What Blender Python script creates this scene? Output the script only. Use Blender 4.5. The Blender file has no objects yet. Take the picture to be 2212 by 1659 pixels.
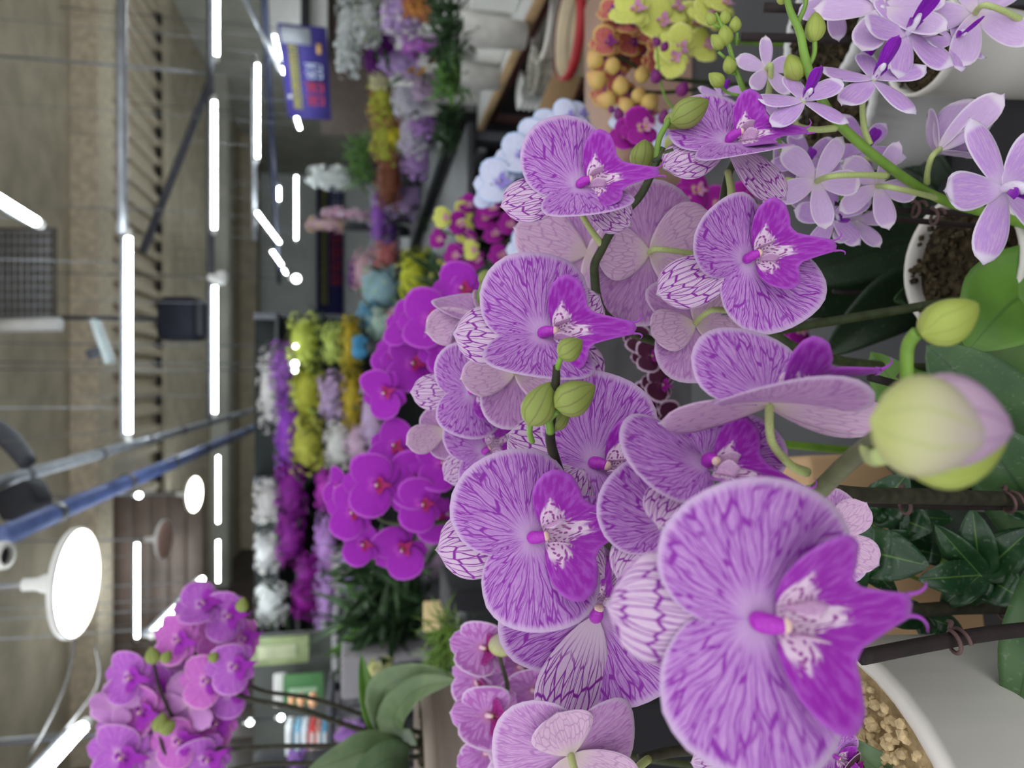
import bpy, bmesh, math, random
from math import radians, sin, cos, pi, sqrt, exp
from mathutils import Vector, Matrix, noise

random.seed(7)
SC = bpy.context.scene
COL = SC.collection

# ------------------------------------------------------------------ camera, world, light, exposure
W, H, F = 2212, 1659, 1533.0          # the phone was held on its side: image left is up in the hall
PITCH = radians(11.6)
CAM = Vector((0, 0, 1.4))
RV = Vector((0, -sin(PITCH), -cos(PITCH)))
UV_ = Vector((1, 0, 0))
BV = Vector((0, -cos(PITCH), sin(PITCH)))
cd = bpy.data.cameras.new('camera')
co = bpy.data.objects.new('camera', cd); COL.objects.link(co)
co.matrix_world = Matrix((RV, UV_, BV)).transposed().to_4x4()
co.location = CAM
cd.sensor_width = 36.0; cd.lens = 36.0 * F / W
cd.clip_start = 0.01; cd.clip_end = 200
cd.dof.use_dof = True; cd.dof.focus_distance = 0.43; cd.dof.aperture_fstop = 6.2
SC.camera = co

def lin(c):
    c = c / 255.0
    return c / 12.92 if c <= .04045 else ((c + .055) / 1.055) ** 2.4
def C(r, g, b): return (lin(r), lin(g), lin(b), 1)

wd = bpy.data.worlds.new('sky'); SC.world = wd; wd.use_nodes = True
bg = wd.node_tree.nodes['Background']
bg.inputs[0].default_value = (0.95, 0.97, 1.0, 1); bg.inputs[1].default_value = 1.28
SC.view_settings.view_transform = 'Standard'; SC.view_settings.look = 'None'
SC.view_settings.exposure = 0.0; SC.view_settings.gamma = 1.0
SC.view_settings.use_curve_mapping = False
TUBE_POWER = 90.0      # the hall's tube lights
FILL_POWER = 11.0      # tubes added out of view to brighten the near flowers

def P(px, py, d):
    """World point on the ray of a pixel at a distance d along the view axis."""
    return CAM + RV * ((px - W / 2) / F * d) + UV_ * ((H / 2 - py) / F * d) - BV * d

# ------------------------------------------------------------------ node helpers and materials
def new_mat(name):
    m = bpy.data.materials.new(name); m.use_nodes = True
    nt = m.node_tree; nt.nodes.clear()
    return m, nt
def nd(nt, t, **kw):
    n = nt.nodes.new(t)
    for k, v in kw.items():
        if k.startswith('i_'):
            key = k[2:]; key = int(key) if key.isdigit() else key
            s = n.inputs[key]
            if hasattr(v, 'is_linked'): nt.links.new(v, s)
            else: s.default_value = v
        else: setattr(n, k, v)
    return n
def mth(nt, op, a, b=None, clamp=False):
    n = nd(nt, 'ShaderNodeMath', operation=op, use_clamp=clamp)
    for i, v in enumerate((a, b)):
        if v is None: continue
        if hasattr(v, 'is_linked'): nt.links.new(v, n.inputs[i])
        else: n.inputs[i].default_value = v
    return n.outputs[0]
def mix(nt, f, a, b):
    n = nd(nt, 'ShaderNodeMix', data_type='RGBA')
    for i, v in ((0, f), (6, a), (7, b)):
        if hasattr(v, 'is_linked'): nt.links.new(v, n.inputs[i])
        else: n.inputs[i].default_value = v
    return n.outputs[2]
def sstep(nt, v, a, b, lo=0.0, hi=1.0):
    n = nd(nt, 'ShaderNodeMapRange', interpolation_type='SMOOTHSTEP', i_1=a, i_2=b, i_3=lo, i_4=hi)
    nt.links.new(v, n.inputs[0]); return n.outputs[0]
def finish(nt, col, rough=.5, spec=.3, transl=0.0, tcol=None, bump=None, metal=0.0, sheen=0.0):
    p = nd(nt, 'ShaderNodeBsdfPrincipled', i_Roughness=rough, i_Metallic=metal)
    p.inputs['Specular IOR Level'].default_value = spec
    if sheen: p.inputs['Sheen Weight'].default_value = sheen
    if hasattr(col, 'is_linked'): nt.links.new(col, p.inputs['Base Color'])
    else: p.inputs['Base Color'].default_value = col
    if bump is not None:
        b = nd(nt, 'ShaderNodeBump', i_Strength=bump[1], i_Distance=bump[2])
        nt.links.new(bump[0], b.inputs['Height']); nt.links.new(b.outputs[0], p.inputs['Normal'])
    out = nd(nt, 'ShaderNodeOutputMaterial')
    if transl > 0:
        t = nd(nt, 'ShaderNodeBsdfTranslucent')
        tc = tcol if tcol is not None else col
        if hasattr(tc, 'is_linked'): nt.links.new(tc, t.inputs[0])
        else: t.inputs[0].default_value = tc
        ms = nd(nt, 'ShaderNodeMixShader', i_0=transl)
        nt.links.new(p.outputs[0], ms.inputs[1]); nt.links.new(t.outputs[0], ms.inputs[2])
        nt.links.new(ms.outputs[0], out.inputs[0])
    else: nt.links.new(p.outputs[0], out.inputs[0])

_M = {}
def flat(name, col, rough=.5, spec=.3, var=.12, scale=12, metal=0.0, transl=0.0, bump=0.0, stretch=(1, 1, 1)):
    if name in _M: return _M[name]
    m, nt = new_mat(name)
    tc = nd(nt, 'ShaderNodeTexCoord')
    mp = nd(nt, 'ShaderNodeMapping', i_3=stretch); nt.links.new(tc.outputs['Object'], mp.inputs[0])
    nz = nd(nt, 'ShaderNodeTexNoise', i_Scale=scale, i_Detail=5.0); nt.links.new(mp.outputs[0], nz.inputs['Vector'])
    k = 1 - var
    f = sstep(nt, nz.outputs[0], .3, .7)
    c = mix(nt, f, (col[0] * k, col[1] * k, col[2] * k, 1), (min(1, col[0] * (1 + var)), min(1, col[1] * (1 + var)), min(1, col[2] * (1 + var)), 1))
    finish(nt, c, rough, spec, transl, bump=(nz.outputs[0], bump, .01) if bump else None, metal=metal)
    _M[name] = m; return m
def emit(name, col, s):
    if name in _M: return _M[name]
    m, nt = new_mat(name)
    e = nd(nt, 'ShaderNodeEmission', i_0=col, i_1=s); o = nd(nt, 'ShaderNodeOutputMaterial')
    nt.links.new(e.outputs[0], o.inputs[0]); _M[name] = m; return m

def petal_mat(name, ground, tint, vein, rim, base, nx=9, ny=2.2, w=.13, vs=1.0, tamt=.8, main=7, rimw=.96, basew=.32, fine=True, transl=.22, netr=.0):
    """Petal colours laid along the mesh's own UVs: 'vein' (x across the fan, y from the base out) and 'rim' (x to the margin, y from the base)."""
    m, nt = new_mat(name)
    uv = nd(nt, 'ShaderNodeUVMap', uv_map='vein').outputs[0]
    uvr = nd(nt, 'ShaderNodeUVMap', uv_map='rim').outputs[0]
    s = nd(nt, 'ShaderNodeSeparateXYZ', i_0=uv); t, r = s.outputs[0], s.outputs[1]
    s2 = nd(nt, 'ShaderNodeSeparateXYZ', i_0=uvr); rimc, rr = s2.outputs[0], s2.outputs[1]
    rnd = mth(nt, 'MULTIPLY', nd(nt, 'ShaderNodeObjectInfo').outputs['Random'], 37.0)
    nzm = nd(nt, 'ShaderNodeTexNoise', i_Scale=26.0, i_Detail=2.0); 
    off = nd(nt, 'ShaderNodeVectorMath', operation='ADD'); nt.links.new(uv, off.inputs[0])
    cx = nd(nt, 'ShaderNodeCombineXYZ'); nt.links.new(rnd, cx.inputs[2]); nt.links.new(cx.outputs[0], off.inputs[1])
    st = nd(nt, 'ShaderNodeVectorMath', operation='MULTIPLY'); nt.links.new(off.outputs[0], st.inputs[0]); st.inputs[1].default_value = (1.6, .42, 1)
    nt.links.new(st.outputs[0], nzm.inputs['Vector'])
    col = mix(nt, mth(nt, 'MULTIPLY', sstep(nt, nzm.outputs[0], .32, .6), tamt), ground, tint)
    if vs > 0:
        wp = nd(nt, 'ShaderNodeTexNoise', i_Scale=3.6, i_Detail=2.0)
        st2 = nd(nt, 'ShaderNodeVectorMath', operation='MULTIPLY'); nt.links.new(off.outputs[0], st2.inputs[0]); st2.inputs[1].default_value = (1.2, .5, 1)
        nt.links.new(st2.outputs[0], wp.inputs['Vector'])
        wv = mth(nt, 'MULTIPLY', mth(nt, 'SUBTRACT', wp.outputs[0], .5), .16)
        tw = mth(nt, 'ADD', t, wv)
        def vor(kx, ky, ww, add):
            cv = nd(nt, 'ShaderNodeCombineXYZ')
            nt.links.new(mth(nt, 'ADD', mth(nt, 'MULTIPLY', tw, kx), mth(nt, 'ADD', rnd, add)), cv.inputs[0])
            nt.links.new(mth(nt, 'ADD', mth(nt, 'MULTIPLY', r, ky), rnd), cv.inputs[1])
            v = nd(nt, 'ShaderNodeTexVoronoi', feature='DISTANCE_TO_EDGE', voronoi_dimensions='2D', i_Scale=1.0)
            nt.links.new(cv.outputs[0], v.inputs['Vector'])
            return sstep(nt, v.outputs['Distance'], ww * .35, ww, 1.0, 0.0)
        v1 = vor(nx, ny, w, 0.0)
        v = mth(nt, 'MULTIPLY', v1, sstep(nt, rr, netr, netr + .25))
        if fine:
            v2 = mth(nt, 'MULTIPLY', vor(nx * 1.9, ny * 1.35, w * 1.15, 5.0), sstep(nt, rr, .35, .8, 0.0, .8))
            v = mth(nt, 'MAXIMUM', v, v2)
        # primary veins run out from the base and thin away
        fr = mth(nt, 'ABSOLUTE', mth(nt, 'SUBTRACT', mth(nt, 'FRACT', mth(nt, 'ADD', mth(nt, 'MULTIPLY', tw, main * .5), .5)), .5))
        wid = sstep(nt, rr, .1, .95, .13, .03)
        ml = mth(nt, 'SUBTRACT', 1.0, mth(nt, 'DIVIDE', fr, wid), clamp=True)
        v = mth(nt, 'MAXIMUM', v, mth(nt, 'MULTIPLY', sstep(nt, ml, 0.0, .6), .95))
        v = mth(nt, 'MULTIPLY', v, mth(nt, 'MULTIPLY', sstep(nt, rr, .04, basew + .1, .25, 1.0), vs))
        col = mix(nt, v, col, vein)
    col = mix(nt, sstep(nt, rr, .03, basew, .75, 0.0), col, base)
    col = mix(nt, sstep(nt, rimc, rimw - .05, min(.995, rimw + .03), 0.0, .9), col, rim)
    finish(nt, col, .5, .22, transl, sheen=.1, bump=(nzm.outputs[0], .08, .0006))
    _M[name] = m; return m

def lip_mat(name, deep, edge, base, speck, rb=.42):
    m, nt = new_mat(name)
    uv = nd(nt, 'ShaderNodeUVMap', uv_map='vein').outputs[0]
    s = nd(nt, 'ShaderNodeSeparateXYZ', i_0=uv); t, r = s.outputs[0], s.outputs[1]
    nz = nd(nt, 'ShaderNodeTexNoise', i_Scale=5.0, i_Detail=4.0)
    cv = nd(nt, 'ShaderNodeCombineXYZ'); nt.links.new(mth(nt, 'MULTIPLY', t, 2.2), cv.inputs[0]); nt.links.new(mth(nt, 'MULTIPLY', r, .5), cv.inputs[1])
    nt.links.new(cv.outputs[0], nz.inputs['Vector'])
    jit = mth(nt, 'ADD', r, mth(nt, 'MULTIPLY', mth(nt, 'SUBTRACT', nz.outputs[0], .5), .55))
    vo = nd(nt, 'ShaderNodeTexVoronoi', voronoi_dimensions='2D', i_Scale=1.0)
    cv2 = nd(nt, 'ShaderNodeCombineXYZ'); nt.links.new(mth(nt, 'MULTIPLY', t, 7.0), cv2.inputs[0]); nt.links.new(mth(nt, 'MULTIPLY', r, 14.0), cv2.inputs[1])
    nt.links.new(cv2.outputs[0], vo.inputs['Vector'])
    c = mix(nt, sstep(nt, vo.outputs['Distance'], .22, .36, .9, 0.0), base, speck)
    sk = nd(nt, 'ShaderNodeTexNoise', i_Scale=9.0, i_Detail=3.0); nt.links.new(cv.outputs[0], sk.inputs['Vector'])
    deep2 = mix(nt, sstep(nt, sk.outputs[0], .42, .68, 0.0, .45), deep, edge)
    c = mix(nt, sstep(nt, jit, rb - .07, rb + .07), c, deep2)
    uvr = nd(nt, 'ShaderNodeUVMap', uv_map='rim').outputs[0]
    rc = nd(nt, 'ShaderNodeSeparateXYZ', i_0=uvr).outputs[0]
    c = mix(nt, sstep(nt, rc, .88, .99, 0.0, .55), c, edge)
    finish(nt, c, .45, .25, .15, sheen=.15)
    _M[name] = m; return m

# petals of the big striped orchid
ST_PF = petal_mat('striped_petal', C(204, 154, 216), C(190, 132, 208), C(148, 50, 172), C(216, 188, 224), C(216, 186, 224), nx=21, ny=1.9, w=.085, main=19)
ST_PB = petal_mat('striped_petal_back', C(218, 174, 218), C(204, 150, 210), C(162, 76, 176), C(224, 200, 228), C(224, 192, 214), nx=21, ny=1.9, w=.085, vs=.55, main=19, tamt=.6)
ST_SF = petal_mat('striped_sepal', C(222, 198, 220), C(208, 174, 214), C(140, 40, 158), C(218, 188, 222), C(220, 200, 216), nx=10.0, ny=4.6, w=.11, main=17, tamt=.5, fine=False, netr=.2, rimw=.97)
ST_SB = petal_mat('striped_sepal_back', C(232, 200, 226), C(224, 184, 216), C(172, 96, 178), C(234, 214, 232), C(226, 212, 200), nx=10.0, ny=4.2, w=.11, vs=.45, main=17, tamt=.5, fine=False)
ST_LIP = lip_mat('striped_lip', C(154, 26, 172), C(188, 104, 210), C(236, 212, 232), C(150, 40, 150), .47)
ST_COL = flat('column_purple', C(170, 44, 180), .4, .4, .15, 40)
CREAM = flat('anther_cream', C(226, 196, 180), .45, .3, .1, 60)
BLUSH = flat('lobe_blush', C(226, 190, 222), .5, .3, .25, 90, transl=.2)

def simple_petal(name, a, b, edge, base, vein=None, vs=.3, tr=.25, rimw=.95):
    return petal_mat(name, a, b, vein or b, edge, base, nx=7, ny=1.2, w=.2, vs=vs, main=9, fine=False, transl=tr, rimw=rimw)
MG_F = simple_petal('magenta_petal', C(176, 40, 196), C(158, 26, 178), C(200, 96, 216), C(196, 80, 200))
MG_B = simple_petal('magenta_back', C(196, 70, 196), C(184, 52, 188), C(206, 110, 214), C(204, 100, 200))
MG_L = lip_mat('magenta_lip', C(168, 14, 92), C(190, 60, 160), C(196, 130, 70), C(150, 10, 70), .3)
PK_F = simple_petal('pink_petal', C(228, 134, 214), C(198, 106, 210), C(240, 178, 228), C(244, 200, 224), C(186, 76, 190), .35)
PK_B = simple_petal('pink_back', C(238, 168, 222), C(226, 140, 210), C(240, 186, 228), C(240, 190, 220))
PK_L = lip_mat('pink_lip', C(160, 24, 182), C(196, 80, 206), C(240, 200, 220), C(200, 60, 140), .2)
PL_F = simple_petal('pink_lilac_petal', C(206, 124, 214), C(184, 96, 208), C(226, 170, 230), C(236, 200, 228), C(160, 60, 186), .4)
PL_B = simple_petal('pink_lilac_back', C(224, 164, 224), C(208, 140, 216), C(232, 190, 232), C(236, 196, 224))
BL_F = simple_petal('icy_blue_petal', C(228, 230, 244), C(216, 222, 244), C(186, 212, 246), C(176, 164, 224), C(196, 200, 238), .3)
BL_B = simple_petal('icy_blue_back', C(226, 232, 246), C(208, 222, 246), C(160, 204, 248), C(216, 220, 240))
BL_L = lip_mat('icy_blue_lip', C(150, 130, 216), C(180, 180, 236), C(210, 210, 240), C(120, 100, 200), .25)
LI_F = simple_petal('lilac_petal', C(218, 184, 226), C(202, 158, 220), C(234, 224, 240), C(226, 206, 236), C(180, 130, 218), .35, rimw=.85)
LI_B = simple_petal('lilac_back', C(224, 198, 232), C(214, 182, 228), C(236, 224, 236), C(232, 218, 222), C(206, 170, 220), .3, rimw=.86)
LI_L = simple_petal('lilac_lip', C(160, 44, 200), C(140, 24, 184), C(172, 70, 212), C(190, 110, 200), C(120, 14, 160), .5)
WHITE_COL = flat('column_white', C(232, 222, 238), .4, .3, .06, 40, transl=.15)
YL_F = simple_petal('yellow_petal', C(222, 224, 124), C(206, 212, 104), C(230, 232, 150), C(210, 214, 110), C(186, 196, 60), .3)
YL_L = lip_mat('yellow_lip', C(196, 120, 190), C(220, 190, 120), C(230, 200, 90), C(190, 100, 150), .4)
OR_F = simple_petal('orange_petal', C(208, 130, 104), C(190, 104, 98), C(220, 190, 110), C(190, 100, 120), C(176, 60, 90), .6, rimw=.86)
OR_B = simple_petal('orange_back', C(226, 160, 96), C(216, 140, 96), C(228, 200, 90), C(220, 190, 90))
OR_L = lip_mat('orange_lip', C(130, 20, 130), C(170, 60, 160), C(200, 120, 90), C(130, 10, 80), .2)
BI_F = simple_petal('bicolour_petal', C(168, 10, 158), C(146, 6, 136), C(190, 60, 180), C(230, 220, 130), C(130, 0, 120), .4)
BI_B = simple_petal('bicolour_back', C(180, 40, 170), C(170, 30, 160), C(200, 80, 190), C(210, 160, 190))
DK_F = simple_petal('maroon_petal', C(84, 14, 60), C(60, 8, 40), C(226, 196, 222), C(110, 40, 80), rimw=.9)
DK_B = simple_petal('maroon_back', C(200, 170, 200), C(150, 90, 140), C(226, 196, 222), C(200, 170, 190))
RO_F = simple_petal('rose_petal', C(226, 176, 228), C(206, 140, 218), C(236, 212, 240), C(216, 150, 190), C(176, 70, 180), .6)
RO_B = simple_petal('rose_back', C(232, 206, 232), C(222, 186, 228), C(238, 220, 240), C(236, 216, 226), C(200, 140, 200), .4)
RO_L = lip_mat('rose_lip', C(150, 20, 120), C(190, 80, 180), C(220, 140, 120), C(160, 30, 90), .22)
RO_C = flat('column_rose', C(232, 196, 206), .4, .3, .15, 40)

STEM_D = flat('stem_dark', C(58, 66, 40), .5, .3, .25, 120)
STEM_G = flat('stem_green', C(104, 140, 50), .4, .4, .15, 60)
STEM_L = flat('stem_light', C(116, 154, 60), .4, .4, .15, 60)
PEDI = flat('pedicel', C(176, 190, 122), .45, .3, .12, 60)
STAKE = flat('stake_dark', C(42, 34, 34), .6, .2, .2, 60)
STALK = flat('stalk_brown_green', C(52, 50, 38), .6, .25, .3, 90)
TIE = flat('tie_brown', C(92, 70, 68), .55, .2, .2, 80)

def bud_mat(name, a, b, line, pale=None):
    m, nt = new_mat(name)
    uv = nd(nt, 'ShaderNodeUVMap', uv_map='vein').outputs[0]
    s = nd(nt, 'ShaderNodeSeparateXYZ', i_0=uv); t, r = s.outputs[0], s.outputs[1]
    c = mix(nt, r, a, b)
    nz = nd(nt, 'ShaderNodeTexNoise', i_Scale=3.0); nt.links.new(uv, nz.inputs['Vector'])
    fr = mth(nt, 'ABSOLUTE', mth(nt, 'SUBTRACT', mth(nt, 'FRACT', mth(nt, 'ADD', mth(nt, 'MULTIPLY', t, 9.0), mth(nt, 'MULTIPLY', nz.outputs[0], .5))), .5))
    c = mix(nt, sstep(nt, fr, .03, .12, .6, 0.0), c, line)
    finish(nt, c, .42, .35, .12); _M[name] = m; return m
BUD_G = bud_mat('bud_green', C(148, 162, 82), C(128, 140, 68), C(112, 104, 64))
BUD_Y = bud_mat('bud_yellow_green', C(172, 186, 90), C(152, 164, 74), C(146, 160, 70))
BUD_P = bud_mat('bud_pale', C(190, 198, 112), C(186, 166, 176), C(172, 178, 116))
BUD_O = bud_mat('bud_orange', C(216, 192, 108), C(206, 156, 104), C(210, 170, 100))
BUD_M = bud_mat('bud_purple', C(126, 40, 110), C(110, 26, 106), C(90, 20, 80))

def leaf_mat(name, a, b, mid, rough=.38, spec=.45, dust=.0):
    m, nt = new_mat(name)
    uv = nd(nt, 'ShaderNodeUVMap', uv_map='vein').outputs[0]
    s = nd(nt, 'ShaderNodeSeparateXYZ', i_0=uv); t, r = s.outputs[0], s.outputs[1]
    tc = nd(nt, 'ShaderNodeTexCoord')
    nz = nd(nt, 'ShaderNodeTexNoise', i_Scale=22.0, i_Detail=4.0); nt.links.new(tc.outputs['Object'], nz.inputs['Vector'])
    c = mix(nt, sstep(nt, nz.outputs[0], .3, .7), a, b)
    at = mth(nt, 'ABSOLUTE', t)
    c = mix(nt, sstep(nt, at, .0, .07, .7, 0.0), c, mid)
    if dust:
        n2 = nd(nt, 'ShaderNodeTexNoise', i_Scale=260.0, i_Detail=3.0); nt.links.new(tc.outputs['Object'], n2.inputs['Vector'])
        c = mix(nt, sstep(nt, n2.outputs[0], .58, .75, 0.0, dust), c, C(170, 176, 160))
    finish(nt, c, rough, spec, .1, bump=(nz.outputs[0], .1, .002)); _M[name] = m; return m
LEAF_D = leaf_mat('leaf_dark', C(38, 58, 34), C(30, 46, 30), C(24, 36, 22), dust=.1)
LEAF_M = leaf_mat('leaf_mid', C(74, 106, 60), C(58, 88, 54), C(46, 72, 42), dust=.2)
LEAF_P = leaf_mat('leaf_dull', C(116, 136, 96), C(92, 114, 78), C(70, 92, 58))
LEAF_B = leaf_mat('leaf_bright', C(98, 140, 52), C(78, 118, 44), C(66, 100, 40))
LEAF_G = leaf_mat('leaf_grey_green', C(120, 146, 108), C(98, 126, 90), C(84, 112, 76))
LEAF_S = leaf_mat('leaf_schefflera', C(40, 78, 42), C(30, 62, 36), C(110, 150, 70), .28, .6, dust=.25)

# ------------------------------------------------------------------ mesh helpers
def mkmesh(name, V, Fc, mats, fm=None, uva=None, uvb=None, smooth=True):
    me = bpy.data.meshes.new(name)
    me.from_pydata([tuple(v) for v in V], [], Fc)
    for m in mats: me.materials.append(m)
    if fm: me.polygons.foreach_set('material_index', fm)
    if smooth: me.polygons.foreach_set('use_smooth', [True] * len(Fc))
    for nm, u in (('vein', uva), ('rim', uvb)):
        if u is None: continue
        lay = me.uv_layers.new(name=nm)
        li = [0] * len(me.loops); me.loops.foreach_get('vertex_index', li)
        flatl = []
        for i in li: flatl += [u[i][0], u[i][1]]
        lay.data.foreach_set('uv', flatl)
    me.update(); return me

class MB:
    """Collects geometry in world space, then links it as ONE mesh object."""
    def __init__(s): s.V = []; s.F = []; s.M = []; s.A = []; s.B = []
    def add(s, V, Fc, mi=0, uva=None, uvb=None):
        o = len(s.V); s.V += [Vector(v) for v in V]
        s.F += [tuple(i + o for i in f) for f in Fc]
        s.M += ([mi] * len(Fc) if isinstance(mi, int) else mi)
        s.A += uva or [(0, 0)] * len(V); s.B += uvb or [(0, 0)] * len(V)
        return s
    def box(s, c, size, rot=None, mi=0, bev=.0):
        x, y, z = (k / 2 for k in size); c = Vector(c)
        b = min(bev, x * .45, y * .45, z * .45)
        if b <= 0:
            V = [Vector((sx * x, sy * y, sz * z)) for sx in (-1, 1) for sy in (-1, 1) for sz in (-1, 1)]
            Fc = [(0, 1, 3, 2), (4, 6, 7, 5), (0, 4, 5, 1), (2, 3, 7, 6), (0, 2, 6, 4), (1, 5, 7, 3)]
        else:
            bm = bmesh.new(); bmesh.ops.create_cube(bm, size=1.0)
            for v in bm.verts: v.co = Vector((v.co.x * 2 * x, v.co.y * 2 * y, v.co.z * 2 * z))
            bmesh.ops.bevel(bm, geom=bm.edges[:], offset=b, segments=2, affect='EDGES', profile=.5)
            V = [v.co.copy() for v in bm.verts]; Fc = [tuple(v.index for v in f.verts) for f in bm.faces]; bm.free()
        if rot is not None: V = [rot @ v for v in V]
        return s.add([v + c for v in V], Fc, mi)
    def tube(s, pts, rad, n=8, mi=0, cap=True, sub=5, smoothing=True):
        pts = [Vector(p) for p in pts]
        rs = rad if isinstance(rad, (list, tuple)) else [rad] * len(pts)
        Q, R = [], []
        if smoothing and len(pts) > 2:
            for i in range(len(pts) - 1):
                p0, p1, p2, p3 = pts[max(0, i - 1)], pts[i], pts[i + 1], pts[min(len(pts) - 1, i + 2)]
                for k in range(sub):
                    u = k / sub
                    Q.append(.5 * ((2 * p1) + (p2 - p0) * u + (2 * p0 - 5 * p1 + 4 * p2 - p3) * u * u + (3 * p1 - p0 - 3 * p2 + p3) * u ** 3))
                    R.append(rs[i] * (1 - u) + rs[i + 1] * u)
            Q.append(pts[-1]); R.append(rs[-1])
        else: Q, R = pts, rs
        V, Fc, A = [], [], []
        up = Vector((0, 0, 1)); prev = None
        for i, q in enumerate(Q):
            t = (Q[min(i + 1, len(Q) - 1)] - Q[max(i - 1, 0)]).normalized()
            if prev is None:
                a = t.cross(up) if abs(t.dot(up)) < .95 else t.cross(Vector((1, 0, 0)))
            else: a = prev - t * prev.dot(t)
            a.normalize(); prev = a; b = t.cross(a)
            for k in range(n):
                w = 2 * pi * k / n
                V.append(q + (a * cos(w) + b * sin(w)) * R[i]); A.append((k / n, i / max(1, len(Q) - 1)))
        for i in range(len(Q) - 1):
            for k in range(n):
                k2 = (k + 1) % n
                Fc.append((i * n + k, i * n + k2, (i + 1) * n + k2, (i + 1) * n + k))
        if cap:
            Fc.append(tuple(range(n - 1, -1, -1))); Fc.append(tuple((len(Q) - 1) * n + k for k in range(n)))
        return s.add(V, Fc, mi, A, A)
    def lathe(s, prof, M, n=24, mi=0, lobes=0, lob=0.0, capt=False):
        """prof = [(radius, height)] about local Z, placed by matrix M."""
        V, Fc, A = [], [], []
        for i, (r, h) in enumerate(prof):
            for k in range(n):
                w = 2 * pi * k / n
                rr = r * (1 + lob * cos(lobes * w)) if lobes else r
                V.append(M @ Vector((rr * cos(w), rr * sin(w), h))); A.append((k / n, i / (len(prof) - 1)))
        for i in range(len(prof) - 1):
            for k in range(n):
                k2 = (k + 1) % n
                Fc.append((i * n + k, i * n + k2, (i + 1) * n + k2, (i + 1) * n + k))
        if capt: Fc.append(tuple((len(prof) - 1) * n + k for k in range(n)))
        return s.add(V, Fc, mi, A, A)
    def build(s, name, mats, parent=None, smooth=True, uv=False):
        if not isinstance(mats, (list, tuple)): mats = [mats]
        me = mkmesh(name, s.V, s.F, mats, s.M, s.A if uv else None, s.B if uv else None, smooth)
        if parent is not None: me.transform(Matrix.Translation(-parent.location))
        elif s.V:
            lo = Vector([min(v[i] for v in s.V) for i in range(3)]); hi = Vector([max(v[i] for v in s.V) for i in range(3)])
            org = Vector(((lo.x + hi.x) / 2, (lo.y + hi.y) / 2, lo.z)); me.transform(Matrix.Translation(-org))
        o = bpy.data.objects.new(name, me); COL.objects.link(o)
        if parent is not None: o.parent = parent
        elif s.V: o.location = org
        return o

def tag(o, label=None, cat=None, group=None, kind=None):
    if label: o['label'] = label
    if cat: o['category'] = cat
    if group: o['group'] = group
    if kind: o['kind'] = kind
    return o
def thing(name, loc, label, cat, group=None):
    o = bpy.data.objects.new(name, None); COL.objects.link(o); o.location = loc; o.empty_display_size = .05
    return tag(o, label, cat, group)
def place(name, me, parent, M=None):
    o = bpy.data.objects.new(name, me); COL.objects.link(o); o.parent = parent
    if M is not None: o.matrix_basis = M
    return o
def struct(name, mb, m, parent=None, smooth=False):
    o = mb.build(name, m, parent, smooth=smooth); o['kind'] = 'structure'; return o

# ------------------------------------------------------------------ petals, lips, flowers
def interp(tab, x):
    for (a, va), (b, vb) in zip(tab, tab[1:]):
        if x <= b:
            u = (x - a) / (b - a); u = u * u * (3 - 2 * u) * .35 + u * .65
            return va + (vb - va) * u
    return tab[-1][1]
PETAL_TAB = [(0, 1.0), (14, 1.0), (28, .98), (42, .92), (56, .80), (70, .66), (84, .49), (96, .33), (108, .16)]
LIP_TAB = [(0, .93), (3, .96), (5.5, .92), (9, .79), (16, .64), (26, .54), (36, .55), (46, .65), (56, .75), (65, .77), (74, .69), (84, .5), (96, .22)]

def sheet(name, nu, nv, fn, mats, th=.012):
    """Two-faced thin solid: fn(i, j) -> (point, vein uv, rim uv)."""
    G = [[fn(i / nu, -1 + 2 * j / nv) for j in range(nv + 1)] for i in range(nu + 1)]
    V, A, B = [], [], []
    nrm = []
    for i in range(nu + 1):
        for j in range(nv + 1):
            du = G[min(i + 1, nu)][j][0] - G[max(i - 1, 0)][j][0]
            dv = G[i][min(j + 1, nv)][0] - G[i][max(j - 1, 0)][0]
            n = du.cross(dv); n = n.normalized() if n.length > 1e-9 else Vector((0, 0, 1))
            nrm.append(n); V.append(G[i][j][0]); A.append(G[i][j][1]); B.append(G[i][j][2])
    N0 = len(V)
    for k in range(N0): V.append(V[k] - nrm[k] * th * (1.0 if B[k][0] < .97 else .35)); A.append(A[k]); B.append(B[k])
    Fc, fm = [], []
    q = nv + 1
    for i in range(nu):
        for j in range(nv):
            a, b, c, d = i * q + j, (i + 1) * q + j, (i + 1) * q + j + 1, i * q + j + 1
            Fc.append((a, b, c, d)); fm.append(0)
            Fc.append((a + N0, d + N0, c + N0, b + N0)); fm.append(1)
    for j in range(nv):
        a, b = nu * q + j, nu * q + j + 1
        Fc.append((a, a + N0, b + N0, b)); fm.append(0)
    for i in range(nu):
        a, b = i * q, (i + 1) * q; Fc.append((a, a + N0, b + N0, b)); fm.append(0)
        a, b = i * q + nv, (i + 1) * q + nv; Fc.append((a, b, b + N0, a + N0)); fm.append(0)
    return V, Fc, fm, A, B

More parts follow.
